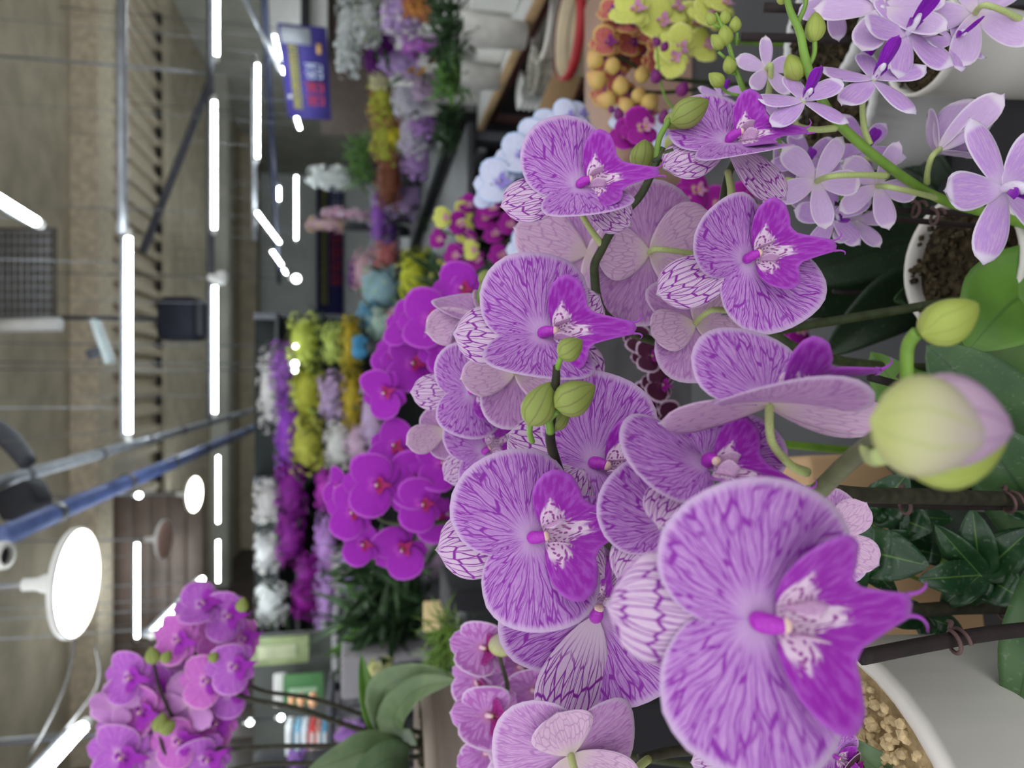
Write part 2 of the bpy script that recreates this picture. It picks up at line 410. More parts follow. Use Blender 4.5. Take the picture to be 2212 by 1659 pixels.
def fan_petal(seed, tab=PETAL_TAB, nu=12, nv=26, cup=.10, arch=.16, rip=.022):
    rg = random.Random(seed); p1, p2, p3 = (rg.uniform(0, 6.28) for _ in range(3))
    amax = tab[-1][0]
    def fn(u, t):
        th = radians(amax) * t
        R = interp(tab, abs(t) * amax) * (1 + .018 * sin(5 * t + p1) + .012 * sin(11 * t + p2))
        r = .02 + .98 * u
        a, b = r * R * cos(th), r * R * sin(th)
        z = cup * a * a - arch * b * b + rip * sin(4.2 * t + p1) * r ** 3 + rip * .6 * sin(9 * t + p3) * r ** 4 - .02 * exp(-(t / .09) ** 2) * r * (1 - r)
        return Vector((a, b, z)), (t, r), (r, r)
    return sheet('petal', nu, nv, fn, None)
def strap_petal(seed, w=.36, nu=14, nv=10, cup=-.06, arch=.25, rip=.012, peak=.58, tipp=2.4, fold=0.0):
    rg = random.Random(seed); p1, p2 = rg.uniform(0, 6.28), rg.uniform(0, 6.28)
    def prof(u):
        k = (max(u, 0) ** .75) * (max(0, 1 - u ** tipp)) ** .62
        return k
    mx = max(prof(i / 60) for i in range(61))
    def fn(u, t):
        uu = u ** .9; ww = w * (prof(uu) / mx) + .03 * (1 - uu)
        a = uu * (1 - .03 * t * t) ; b = ww * t
        z = cup * a * a * 2 - arch * b * b / max(w, .1) * .4 + fold * abs(t) * ww + rip * sin(5 * uu + 2 * t + p1) * uu
        return Vector((a, b, z)), (t * .6, uu), (max(abs(t) ** 1.5 * .99, uu), uu)
    return sheet('sepal', nu, nv, fn, None)
def fan_lip(seed, nu=12, nv=30, lift=.55, droop=.25, tab=LIP_TAB):
    rg = random.Random(seed); p1 = rg.uniform(0, 6.28)
    amax = tab[-1][0]
    def fn(u, t):
        th = radians(amax) * t; R = interp(tab, abs(t) * amax)
        r = .03 + .97 * u; a, b = r * R * cos(th), r * R * sin(th)
        k = max(0.0, abs(b) - .05)
        z = lift * (k ** 1.25) * (1.25 - .5 * a) - droop * a * a + .05 * exp(-(b / .06) ** 2) * sin(pi * min(1, a * 1.3)) + .015 * sin(12 * t + p1) * r ** 3
        return Vector((a, b, z)), (t, r), (r, r)
    V, Fc, fm, A, B = sheet('lip', nu, nv, fn, None, .014)
    mb = MB(); mb.add(V, Fc, [0] * len(Fc), A, B)
    for sgn in (-1, 1):   # the two curling tendrils at the tip
        tip = fn(1.0, sgn * 5 / amax)[0]
        pts = [tip + Vector((-.03, 0, 0)), tip + Vector((.04, .015 * sgn, .0)), tip + Vector((.075, .06 * sgn, .02)), tip + Vector((.06, .11 * sgn, .06))]
        o = len(mb.V); mb.tube(pts, [.020, .013, .008, .003], 6, 0, sub=3)
        for k in range(o, len(mb.V)): mb.A[k] = (sgn * .1, .97); mb.B[k] = (.95, .95)
    return mb
def ear_mesh(sgn):
    """Small upright side lobe beside the column."""
    def fn(u, t):
        a = .02 + .2 * u; b = sgn * (.09 + .05 * u); z = .02 + (.12 + .08 * sin(pi * u)) * (t * .5 + .5)
        return Vector((a + .05 * (t * .5 + .5), b - sgn * .03 * sin(pi * u) * (t + 1) * .5, z)), (t * .5, .1 + .25 * u), (.5, .1 + .25 * u)
    return sheet('ear', 7, 5, fn, None, .014)
def column_mb():
    mb = MB()
    pts = [Vector((0, 0, -.03)), Vector((0, .0, .06)), Vector((0, -.05, .13)), Vector((0, -.13, .17))]
    mb.tube(pts, [.042, .07, .068, .045], 12, 0, sub=4)
    M = Matrix.Translation((0, -.135, .165)) @ Matrix.Rotation(radians(68), 4, 'X')
    prof = [(.052 * sin(pi * i / 7) + .0005, .042 * -cos(pi * i / 7)) for i in range(8)]
    mb.lathe(prof, M, 12, 1)
    return mb

KINDS = {
    'striped': dict(pet='fan', sw=.36, mats=(ST_PF, ST_PB, ST_SF, ST_SB, ST_LIP, ST_COL, CREAM), res=1),
    'magenta': dict(pet='fan', sw=.34, mats=(MG_F, MG_B, MG_F, MG_B, MG_L, MG_B, CREAM), res=.5, lip=.46),
    'pink': dict(pet='fan', sw=.36, mats=(PK_F, PK_B, PK_F, PK_B, PK_L, PK_L, CREAM), res=.5, lip=.8),
    'pinklilac': dict(pet='fan', sw=.36, mats=(PL_F, PL_B, PL_F, PL_B, PK_L, PK_L, CREAM), res=.5, lip=.8),
    'blue': dict(pet='fan', sw=.38, mats=(BL_F, BL_B, BL_F, BL_B, BL_L, BL_L, CREAM), res=.5, lip=.6),
    'rose': dict(pet='fan', sw=.36, mats=(RO_F, RO_B, RO_F, RO_B, RO_L, RO_C, CREAM), res=.6, lip=.75),
    'lilac': dict(pet='strap', pw=.26, sw=.19, mats=(LI_F, LI_B, LI_F, LI_B, LI_L, WHITE_COL, WHITE_COL), res=.8, lip=.7, lipkind='narrow'),
    'yellow': dict(pet='fan', sw=.36, mats=(YL_F, YL_F, YL_F, YL_F, YL_L, YL_L, CREAM), res=.45, lip=.6),
    'orange': dict(pet='fan', sw=.36, mats=(OR_F, OR_B, OR_F, OR_B, OR_L, OR_L, CREAM), res=.45, lip=.6),
    'bicolour': dict(pet='fan', sw=.36, mats=(BI_F, BI_B, BI_F, BI_B, YL_L, BI_B, CREAM), res=.4, lip=.6),
    'maroon': dict(pet='fan', sw=.36, mats=(DK_F, DK_B, DK_F, DK_B, BI_F, DK_F, CREAM), res=.45, lip=.6),
}
_mesh = {}
def fmesh(kind, what, seed):
    key = (kind, what, seed)
    if key in _mesh: return _mesh[key]
    K = KINDS[kind]; m = K['mats']; q = K['res']
    if what == 'petal':
        if K['pet'] == 'fan': V, Fc, fm, A, B = fan_petal(seed * 7 + 1, nu=max(5, int(12 * q)), nv=max(10, int(28 * q)))
        else: V, Fc, fm, A, B = strap_petal(seed * 7 + 2, K['pw'], max(8, int(14 * q)), max(6, int(10 * q)), cup=.03, peak=.62, tipp=3.2)
        me = mkmesh('petal', V, Fc, [m[0], m[1]], fm, A, B)
    elif what == 'sepal':
        V, Fc, fm, A, B = strap_petal(seed * 7 + 3, K['sw'], max(6, int(14 * q)), max(4, int(12 * q)), tipp=2.6)
        me = mkmesh('sepal', V, Fc, [m[2], m[3]], fm, A, B)
    elif what == 'lip':
        if K.get('lipkind') == 'narrow':
            V, Fc, fm, A, B = strap_petal(seed * 7 + 4, .17, 12, 8, cup=.12, fold=.7, tipp=4)
            mb = MB(); mb.add(V, Fc, [0] * len(Fc), A, B)
            for sgn in (-1, 1):
                V, Fc, fm, A, B = ear_mesh(sgn); mb.add(V, Fc, [0] * len(Fc), A, B)
        else:
            mb = fan_lip(seed * 7 + 5, max(6, int(12 * q)), max(14, int(32 * q)))
            for sgn in (-1, 1):
                V, Fc, fm, A, B = ear_mesh(sgn); mb.add(V, Fc, [1] * len(Fc), A, B)
        me = mkmesh('lip', mb.V, mb.F, [m[4], BLUSH if kind == 'striped' else m[4]], mb.M, mb.A, mb.B)
    else:
        mb = column_mb(); me = mkmesh('column', mb.V, mb.F, [m[5], m[6]], mb.M, mb.A, mb.B)
    _mesh[key] = me; return me

def seg(phi, tilt, tw=0, s=(1, 1, 1), off=(0, 0, 0)):
    return Matrix.Translation(off) @ Matrix.Rotation(radians(90 - phi), 4, 'Z') @ Matrix.Rotation(-radians(tilt), 4, 'Y') @ Matrix.Rotation(radians(tw), 4, 'X') @ Matrix.Diagonal((*s, 1))
def basis(A, nx, ny, back=False):
    k = sqrt(max(.004, 1 - nx * nx - ny * ny)); nz = -k if back else k
    n = Vector((nx, ny, nz)).normalized()
    a = radians(A); y2 = Vector((cos(a), sin(a)))
    yz = -(n.x * y2.x + n.y * y2.y) / n.z
    Y = Vector((y2.x, y2.y, yz)).normalized(); X = Y.cross(n)
    w = lambda v: RV * v.x + UV_ * v.y + BV * v.z
    return Matrix((w(X), w(Y), w(n))).transposed().to_4x4()

def pedicel_mesh(parent_M, end, r=.0016):
    return None

def flower(root, kind, c, d, L, A=180, n=(0, 0), back=False, seed=0, ped=None, o=None, single=False, vary=True):
    """c = pixel of the column, L = petal length in pixels, A = direction of the dorsal sepal in the picture plane, n = facing."""
    o = o or {}
    K = KINDS[kind]; pos = P(c[0], c[1], d); s = L / F * d
    M = Matrix.Translation(pos - root.location) @ basis(A, n[0], n[1], back) @ Matrix.Scale(s, 4)
    rg = random.Random(seed * 31 + 5)
    jv = (lambda a: rg.uniform(-a, a)) if vary else (lambda a: 0)
    sd = seed % 3 if kind != 'striped' else seed % 5
    tu, tl = o.get('tu', 8 + jv(5)), o.get('tl', 8 + jv(5))
    lp = K.get('lip', .95) * o.get('lip', 1)
    parts = []
    if K['pet'] == 'fan':
        parts += [('sepal', fmesh(kind, 'sepal', sd), seg(o.get('pd', 0), o.get('td', -2 + jv(4)), o.get('twd', 0), (1.02 * o.get('sd', 1), o.get('wd', 1), 1), (0, 0, o.get('zd', -.03)))),
                  ('sepal', fmesh(kind, 'sepal', (sd + 1) % 3), seg(o.get('ps1', 140), o.get('ts', -4), o.get('tws', 0), (o.get('ss', .95), .95, 1), (0, 0, -.035))),
                  ('sepal', fmesh(kind, 'sepal', (sd + 2) % 3), seg(-o.get('ps2', 140), o.get('ts', -4), o.get('tws', 0), (o.get('ss', .95), .95, 1), (0, 0, -.035))),
                  ('petal', fmesh(kind, 'petal', sd), seg(o.get('pu', 82), tu, o.get('twu', 0), (o.get('su', 1),) * 3, (0, .01, 0))),
                  ('petal', fmesh(kind, 'petal', (sd + 1) % 3), seg(-o.get('pl', 82), tl, o.get('twl', 0), (o.get('sl', 1),) * 3, (0, .01, 0)))]
    else:
        parts += [('sepal', fmesh(kind, 'sepal', sd), seg(o.get('pd', 0), o.get('td', 2 + jv(8)), 0, (1, 1, 1), (0, 0, -.02))),
                  ('sepal', fmesh(kind, 'sepal', (sd + 1) % 3), seg(o.get('ps1', 142), o.get('ts', -8 + jv(8)), 0, (.98, 1.15, 1), (0, 0, -.02))),
                  ('sepal', fmesh(kind, 'sepal', (sd + 2) % 3), seg(-o.get('ps2', 142), o.get('ts', -8 + jv(8)), 0, (.98, 1.15, 1), (0, 0, -.02))),
                  ('petal', fmesh(kind, 'petal', sd), seg(o.get('pu', 70), o.get('tu', 4 + jv(8)), 0, (.94,) * 3)),
                  ('petal', fmesh(kind, 'petal', (sd + 1) % 3), seg(-o.get('pl', 70), o.get('tl', 4 + jv(8)), 0, (.94,) * 3))]
    if not o.get('nolip'):
        if K.get('lipkind') == 'narrow':
            parts += [('lip', fmesh(kind, 'lip', sd), seg(180, o.get('tlip', 62), 0, (lp,) * 3, (0, -.05, .05))),
                      ('column', fmesh(kind, 'column', 0), Matrix.Diagonal((.9, .9, 1.5, 1)))]
        else:
            parts += [('lip', fmesh(kind, 'lip', sd), seg(o.get('plip', 180), o.get('tlip', 6 + jv(5)), 0, (lp * 1.05, lp * .87, lp), (0, -.13, .03))),
                      ('column', fmesh(kind, 'column', 0), Matrix.Identity(4))]
    if single:      # too small in the picture to show its parts: one joined mesh
        key = (kind, 'whole', sd, tuple(sorted(o.items())))
        if key not in _mesh:
            bm = bmesh.new(); mats = []
            for nm, me, m in parts:
                tmp = me.copy(); tmp.transform(m)
                base = []
                for mm in me.materials:
                    if mm not in mats: mats.append(mm)
                    base.append(mats.index(mm))
                k0 = len(bm.faces); bm.from_mesh(tmp); bm.faces.ensure_lookup_table()
                for f in bm.faces[k0:]: f.material_index = base[f.material_index] if f.material_index < len(base) else 0
                bpy.data.meshes.remove(tmp)
            w = bpy.data.meshes.new('flower'); bm.to_mesh(w); bm.free()
            for mm in mats: w.materials.append(mm)
            _mesh[key] = w
        return place('flower', _mesh[key], root, M)
    e = place('flower', None, root, M); e.empty_display_size = .02
    for nm, me, m in parts: place(nm, me, e, m)
    if ped is not None:
        end = P(*ped); Mi = (Matrix.Translation(root.location) @ M).inverted()
        b = M.to_3x3() @ Vector((0, 0, 1))
        p0 = pos; p1 = pos - b.normalized() * (end - pos).length * .35
        q = [Mi @ p0, Mi @ p1, Mi @ ((p1 + end) / 2 + (p1 - p0) * .2), Mi @ end]
        mb = MB(); mb.tube(q, [.0021 / s, .0020 / s, .0021 / s, .0026 / s], 8, 0)
        place('pedicel', mkmesh('pedicel', mb.V, mb.F, [PEDI], None, mb.A, mb.B), e)
    return e

def bud(root, c, d, L, ang, mat, w=.33, ny=0.0, name='bud', stalk=None, sr=.0016, smat=None):
    """A pointed three-ribbed bud; ang is the direction base -> tip in the picture."""
    s = L / F * d; a = radians(ang)
    ax = (RV * cos(a) + UV_ * sin(a) + BV * ny).normalized()
    q = ax.to_track_quat('Z', 'Y').to_matrix().to_4x4()
    M = Matrix.Translation(P(c[0], c[1], d)) @ q @ Matrix.Scale(s, 4)
    prof = []
    for i in range(13):
        u = i / 12; r = w * (sin(pi * u ** .82) ** .72) * (1 - .12 * u)
        prof.append((max(r, .004), u - .5))
    mb = MB(); mb.lathe(prof, M, 24, 0, 3, .06)
    if stalk:
        mb.tube([P(*p) for p in stalk], sr, 8, 1)
    return mb.build(name, [mat, smat or STEM_L], root, uv=True)

def stem(root, pts, r, mat, name='stem', n=10, nodes=0, sub=6):
    mb = MB(); Q = [P(*p) if not isinstance(p, Vector) else p for p in pts]
    mb.tube(Q, r, n, 0, sub=sub)
    return mb.build(name, mat, root, uv=True)

def leaf(root, pts, wid, mat, fold=.25, roll=0.0, name='leaf', nu=16, nv=8, face=None, th=.0012, tip=1.9, basew=.35):
    """pts = [(px, py, d)] along the midrib; wid = full width in metres."""
    Q = [P(*p) if not isinstance(p, Vector) else p for p in pts]
    def cat(u):
        x = u * (len(Q) - 1); i = min(int(x), len(Q) - 2); f = x - i
        p0, p1, p2, p3 = Q[max(0, i - 1)], Q[i], Q[i + 1], Q[min(len(Q) - 1, i + 2)]
        return .5 * ((2 * p1) + (p2 - p0) * f + (2 * p0 - 5 * p1 + 4 * p2 - p3) * f * f + (3 * p1 - p0 - 3 * p2 + p3) * f ** 3)
    fwd = face if face is not None else (CAM - Q[len(Q) // 2]).normalized()
    def fn(u, t):
        p = cat(u); tg = (cat(min(1, u + .02)) - cat(max(0, u - .02))).normalized()
        side = tg.cross(fwd).normalized() * -1
        nn = tg.cross(side).normalized()
        rot = Matrix.Rotation(radians(roll), 3, tg); side = rot @ side; nn = rot @ nn
        k = (basew * (1 - u) ** 1.5 + (1 - basew) * sin(pi * min(1, u * .96 + .04)) ** .6 * 1.0) if basew < 1 else 1
        ww = wid * .5 * max(.02, min(1, k * 1.25)) * max(.0, 1 - u ** (tip * 4)) ** .5
        return p + side * (ww * t) + nn * (abs(t) ** 1.3 * ww * fold), (t, u), (max(abs(t), u), u)
    V, Fc, fm, A, B = sheet('leaf', nu, nv, fn, None, th)
    mb = MB(); mb.add(V, Fc, 0, A, B)
    return mb.build(name, mat, root, uv=True)

# ------------------------------------------------------------------ the market hall (setting)
CONC = flat('concrete', C(180, 170, 150), .85, .15, .14, 3.0, bump=.3)
CONC_L = flat('concrete_light', C(202, 190, 168), .9, .1, .18, 14.0, bump=.5)
CONC_B = flat('concrete_grey', C(180, 180, 170), .85, .15, .1, 2.0)
DECK = flat('deck_metal', C(190, 178, 156), .6, .3, .08, 4)
WALLG = flat('wall_grey', C(228, 234, 234), .8, .2, .05, 1.5)
WALLD = flat('wall_dark_brown', C(74, 64, 58), .55, .35, .25, 2.0)
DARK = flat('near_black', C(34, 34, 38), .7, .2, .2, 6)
FLOOR = flat('floor_grey', C(168, 166, 160), .6, .3, .2, 3)
STEELD = flat('steel_dark', C(66, 68, 76), .5, .4, .15, 12)
STEELG = flat('steel_grey', C(150, 154, 160), .38, .5, .12, 12, metal=.4)
PIPEB = flat('pipe_blue', C(78, 92, 138), .4, .5, .18, 10)
WHITE = flat('white_paint', C(226, 226, 222), .5, .3, .05, 10)
OFFW = flat('off_white', C(206, 206, 204), .55, .3, .05, 10)
HC = 3.35   # ceiling above the lens

def ceiling_z(): return CAM.z + HC
struct('floor', MB().box((0, 12, -.05), (14, 27, .1)), FLOOR)
struct('ceiling', MB().box((0, 13.2, CAM.z + HC + .1), (14, 23.6, .2)), CONC)
struct('wall_back', MB().box((0, 24.1, 2.4), (14, .2, 4.9)), WALLG)
struct('wall_right', MB().box((6.9, 12, 2.4), (.2, 24, 4.9)), CONC_B)
struct('wall_left', MB().box((-4.6, 14, 2.4), (.2, 20, 4.9)), WALLD)
# downstand beams across the hall
for i, (y, zb, zt, th, m) in enumerate([(9.05, 3.06, HC + .02, .5, CONC_L), (12.1, 3.12, HC + .02, .35, CONC), (16.6, 3.0, HC + .02, .5, CONC_B), (20.4, 2.95, HC + .02, .5, CONC)]):
    struct('trim_%d' % (i + 1), MB().box((0, y + th / 2, CAM.z + (zb + zt) / 2), (14, th, zt - zb)), m)
# ribbed metal deck between the first two beams: every rib that can be told apart is a piece
deck = MB().box((0, 10.8, CAM.z + 3.31), (14, 2.55, .06))
dk = struct('ceiling_deck', deck, DECK)
rib0 = None
for i in range(34):
    x = -3.1 + i * .3
    if rib0 is None:
        rib0 = MB().box((x, 10.8, CAM.z + 3.245), (.13, 2.5, .08), bev=.02).build('rib', DECK, dk); r = rib0; x0 = x
    else:
        r = rib0.copy(); COL.objects.link(r); r.location.x = x - x0
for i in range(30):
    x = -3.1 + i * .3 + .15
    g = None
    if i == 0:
        gap0 = MB().box((x, 12.08, CAM.z + 3.2), (.16, .05, .07)).build('rib_gap_shade', DARK, dk); gx = x  # near-black blocks stand in for the shade where ribs meet the beam
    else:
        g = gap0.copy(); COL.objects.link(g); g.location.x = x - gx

def lamp_tube(a, b, label, r=.016, cat='light', glow=None, body=STEELG, name='tube_light'):
    a, b = Vector(a), Vector(b); mid = (a + b) / 2; ax = (b - a)
    t = thing(name, mid, label, cat, None)
    q = ax.to_track_quat('Y', 'Z').to_matrix()
    n = max(3, int(ax.length / .4))
    MB().box(mid + Vector((0, 0, r * 1.9)), (.026, ax.length, .03), q, bev=.006).build('housing', body, t)
    MB().tube([a, b], r, 10, smoothing=False).build('tube', glow or emit('tube_glow', (.88, .97, 1.0, 1), TUBE_POWER), t)
    for e in (a.lerp(b, .15), a.lerp(b, .85)):
        if CAM.z + HC - e.z > .1: MB().tube([Vector((e.x, e.y, e.z + r * 2.4)), Vector((e.x, e.y, CAM.z + HC))], .0035, 5, smoothing=False).build('hanger', STEELG, t)
    for e, s in ((a, 1), (b, -1)):
        u = ax.normalized() * s
        MB().tube([e - u * .02, e + u * .03], r * 1.25, 10, smoothing=False).build('end_cap', WHITE, t)
    return t
def lt(x, y0, y1, d, label): return lamp_tube(P(x, y0, d), P(x, y1, d), label)
lt(278, 502, 946, 4.1, 'longest bright tube light, hung nearest under the concrete ceiling')
lt(463, 212, 502, 6.3, 'bright tube light on the dark rail, beside the diagonal brace')
lt(464, 612, 898, 6.3, 'bright tube light on the dark rail, beside the dark hanging box')
lt(468, -165, 128, 6.3, 'bright tube light cut off by the right end of the dark rail')
lt(556, 134, 346, 8.5, 'tube light on the third rail, farther down the hall')
lt(640, 378, 520, 12.8, 'short looking tube light in front of the far purple banner')
lt(471, 982, 1132, 12.0, 'tube light over the left stalls, first of the pair end to end')
lt(471, 1164, 1260, 12.0, 'tube light over the left stalls, second of the pair end to end')
lt(296, 1168, 1382, 8.2, 'whitish glowing tube standing in for a reflected light before the dark left wall')  # glowing tube in place of a mirrored light, not a fitting
lt(603, 402, 436, 13.5, 'faint far tube light before the navy beam')
lt(598, 1332, 1380, 9.0, 'tiny glowing tube standing in for a reflection beside the white flower bunches')  # a reflection built as a small glowing tube
def ldep(p0, d0, p1, d1, label, r=.016): return lamp_tube(P(*p0, d0), P(*p1, d1), label, r)
ldep((-60, 395), 2.75, (82, 482), 3.35, 'tube light running away from us at the top of the hall, by the wire grille', .02)
ldep((552, 455), 8.2, (604, 524), 10.2, 'slanting tube light in the receding row at the hall centre')
ldep((586, 540), 11.5, (609, 572), 13.2, 'second tube light in the receding row at the hall centre')
ldep((612, 580), 14.0, (618, 590), 15.6, 'third and smallest tube light in the receding row at the hall centre')
ldep((592, 72), 9.0, (604, 124), 9.9, 'tube light hung just above the near purple banner, upper one')
ldep((610, 142), 10.3, (614, 160), 10.7, 'stubby tube light between the two slanting ones by the near banner')
ldep((627, 208), 9.2, (648, 278), 10.4, 'slanting tube light glowing onto the lower edge of the near purple banner')
ldep((70, 1690), 2.3, (182, 1566), 2.8, 'nearest slanting tube light at the left wall, above the pink orchid', .02)
ldep((330, 1370), 3.2, (388, 1308), 4.1, 'slanting tube light behind the pink orchid, nearer of the pair')
ldep((394, 1302), 4.2, (438, 1250), 5.1, 'slanting tube light behind the pink orchid, farther of the pair')

# unseen tube lights added above and behind the lens to light the flowers
for i, (x, y, z) in enumerate([(-.9, .35, 2.95), (.9, .35, 2.95), (.0, -.7, 3.0), (1.6, 1.6, 2.9), (-1.7, 1.7, 2.9)]):
    lamp_tube((x - .6, y, z), (x + .6, y, z), ['added unseen tube light overhead on the left', 'added unseen tube light overhead on the right', 'added unseen tube light overhead behind the lens', 'added unseen tube light over the right table', 'added unseen tube light over the left table'][i], glow=emit('fill_glow', (.95, .98, 1.0, 1), FILL_POWER))

def rail(pts, r, m, name, label, cat='rail', n=10, clips=0):
    t = thing(name, (pts[0] + pts[-1]) / 2, label, cat)
    MB().tube(pts, r, n, smoothing=False).build('pipe', m, t)
    for i in range(clips):
        u = (i + .5) / clips; p = pts[0].lerp(pts[-1], u); ax = (pts[-1] - pts[0]).normalized()
        MB().tube([p - ax * .03, p + ax * .03], r * 1.18, n, smoothing=False).build('clip', STEELD, t)
    return t
rail([P(0, 1160, 2.9), P(572, 914, 9.8)], .045, PIPEB, 'overhead_pipe', 'blue overhead pipe running away into the hall', 'pipe', 12, 7)
rail([P(-60, 1058, 3.3), P(562, 882, 11.4)], .036, STEELG, 'overhead_pipe', 'silver overhead conduit with clips running away beside the blue pipe', 'pipe', 12, 8)
rail([P(262, -60, 4.2), P(264, 504, 4.2)], .03, STEELG, 'lamp_rail', 'grey rail holding the nearest long tube light')
rail([P(455, -80, 6.35), P(455, 905, 6.35)], .032, STEELD, 'lamp_rail', 'dark rail holding three tube lights in a line')
rail([P(549, 120, 8.6), P(549, 520, 8.6)], .03, STEELG, 'lamp_rail', 'grey rail holding the tube light farther down the hall')
rail([P(452, 182, 6.4), P(308, 545, 6.7)], .035, STEELD, 'diagonal_brace', 'dark diagonal brace rising from the rail to the ceiling', 'brace')
hr = P(450, 158, 6.38)
rail([Vector((hr.x, hr.y, CAM.z + HC)), hr], .012, STEELG, 'hanger_rod', 'thin hanger rod holding the dark rail below the ceiling', 'rod')
rail([P(522, -20, 7.0), P(615, 180, 11.5)], .03, STEELG, 'side_rail', 'grey side rail slanting over the near purple banner', 'rail')
rail([P(570, -20, 9.4), P(603, 610, 16.0)], .05, flat('rail_navy', C(52, 58, 84), .5, .4, .15, 10), 'long_beam', 'navy beam running away to the far wall', 'beam')
rail([P(130, 700, 5.6), P(-40, 705, 5.6)], .055, OFFW, 'ceiling_pipe', 'white painted pipe crossing the ceiling panel', 'pipe')
rail([P(700, 1340, 3.9), P(704, 1668, 3.9)], .018, STEELG, 'stall_post', 'thin grey crossbar of the left stall frame', 'bar')
def wire(pts, label, r=.006):
    o = MB().tube([P(*p) for p in pts], r * .7, 6).build('hanging_wire', flat('wire_grey', C(96, 94, 94), .6)); tag(o, label, 'wire')
wire([(168, 1200, 2.6), (150, 1450, 2.6), (60, 1640, 2.5)], 'loose grey wire looping down from the big round lamp')
wire([(205, 1395, 2.7), (210, 1480, 2.8), (120, 1600, 2.7), (40, 1700, 2.6)], 'second loose wire hanging beside the dark left wall')
wire([(0, 955, 3.3), (240, 930, 3.3)], 'thin wire stretched under the concrete beam', .004)
wire([(575, 500, 9.2), (640, 520, 9.5), (660, 560, 9.8)], 'pale cable sagging by the receding row of lights', .008)

# round flat lamps
def disc_lamp(c, d, r, label, glow=True, tilt=0):
    p = P(c[0], c[1], d); t = thing('round_lamp', p, label, 'lamp')
    M = Matrix.Translation(p) @ Matrix.Rotation(radians(tilt), 4, 'X')
    mb = MB(); mb.lathe([(r * .2, .03), (r * .9, .026), (r, .018), (r * 1.01, .0), (r * .97, -.003)], M, 32); mb.build('shade', WHITE, t)
    mb = MB(); mb.lathe([(r * .965, .0), (r * .8, -.012), (r * .4, -.018), (.002, -.02)], M, 32)
    mb.build('glowing_disc', emit('warm_disc', (1, .93, .78, 1), 12.0) if glow else flat('unlit_disc', C(186, 150, 138), .5), t)
    mb = MB(); mb.lathe([(.03, .03), (.03, .1), (.02, .12), (.02, .16)], M, 14); mb.build('socket', WHITE, t)
    mb = MB(); mb.tube([M @ Vector((0, 0, .16)), M @ Vector((0, 0, HC + CAM.z - p.z))], .008, 8, smoothing=False); mb.build('cord', STEELG, t)
disc_lamp((168, 1258), 2.3, .175, 'big round warm lamp glowing near the left wall', tilt=-2)
disc_lamp((420, 1068), 6.6, .165, 'small round warm lamp farther off beyond the blue pipe', tilt=-12)
disc_lamp((356, 1165), 6.0, .165, 'unlit round lamp between the two warm round lamps', False, tilt=-8)
def bulb(c, d, r, label, lit=True):
    p = P(c[0], c[1], d); t = thing('bulb', p, label, 'bulb')
    mb = MB(); mb.lathe([(r * max(.05, sin(pi * i / 10)), -r * cos(pi * i / 10)) for i in range(11)], Matrix.Translation(p), 14); mb.build('glass', emit('bulb_glow', (.9, .97, 1, 1), 14.0) if lit else OFFW, t)
    MB().tube([p + Vector((0, 0, r * 1.8)), Vector((p.x, p.y, CAM.z + HC))], .004, 5, smoothing=False).build('cord', STEELD, t)
    mb = MB(); mb.lathe([(r * .5, r * .85), (r * .5, r * 1.7), (.006, r * 1.9)], Matrix.Translation(p), 12); mb.build('socket', WHITE, t)
for x, y, d, r, l in [(638, 748, 4.9, .022, 'lit bulb above the tip of the yellow green flower row'), (637, 786, 4.8, .034, 'larger lit bulb in front of the yellow green flower row'), (637, 800, 4.7, .024, 'lit bulb lying lowest in front of the yellow green flower row'), (640, 602, 9.0, .05, 'lit bulb at the end of the receding row of lights'), (300, 1070, 5.0, .035, 'lit bulb hung beneath the blue pipe'), (478, 600, 6.1, .06, 'pale globe bulb at the end of the dark rail light'), (540, 1560, 3.0, .022, 'lit bulb low behind the pink orchid stems'), (607, 1550, 3.0, .02, 'lit bulb beside the stacked tan stones')]:
    bulb((x, y), d, r * (1 if d > 5.5 else .62), l, 'globe' not in l)

# dark box under the ceiling
t = thing('hanging_box', P(395, 690, 6.4), 'dark rounded box hung between the two tube light rails', 'box')
q = Matrix((UV_, -BV, RV)).transposed()
MB().box(P(395, 690, 6.5), (.4, .3, .38), q, bev=.14).build('body', flat('box_navy', C(36, 38, 50), .6, .2), t)
MB().tube([P(380, 690, 6.5), Vector((P(380, 690, 6.5).x, P(380, 690, 6.5).y, CAM.z + HC))], .02, 8, smoothing=False).build('hanger', STEELD, t)
MB().box(P(440, 690, 6.45), (.3, .2, .06), q, bev=.02).build('bracket', STEELD, t)
t = thing('floodlight', P(218, 735, 4.6), 'slim grey floodlight tilted beside the concrete beam', 'lamp')
qf = q @ Matrix.Rotation(radians(20), 3, 'Y')
MB().box(P(222, 738, 4.6), (.3, .1, .03), qf, bev=.01).build('body', flat('flood_grey', C(150, 160, 160), .4), t)
MB().box(P(206, 762, 4.62), (.06, .06, .1), qf, bev=.01).build('bracket', STEELD, t)
t = thing('security_camera', P(5, 1205, 2.3), 'white round security camera cut off at the top of the hall', 'camera')
mb = MB(); M = Matrix.Translation(P(5, 1200, 2.3)) @ RV.to_track_quat('Z', 'Y').to_matrix().to_4x4()
mb.lathe([(.03, -.12), (.042, -.11), (.045, .0), (.043, .015), (.03, .016)], M, 20); mb.build('shell', WHITE, t)
mb = MB(); mb.lathe([(.03, .0), (.018, .008), (.001, .01)], M, 16); mb.build('lens', DARK, t)
t = thing('air_duct', P(20, 1010, 3.4), 'dark grey flexible duct and its mouth beside the overhead pipes', 'duct')
MB().tube([P(-60, 900, 3.5), P(15, 945, 3.5), P(60, 1000, 3.45)], [.05, .05, .04], 14).build('hose', flat('duct_grey', C(58, 60, 66), .7), t)
mb = MB(); mb.box(P(50, 1078, 3.5), (.16, .16, .2), q @ Matrix.Rotation(radians(24), 3, 'Y'), bev=.05); mb.build('mouth', DARK, t)

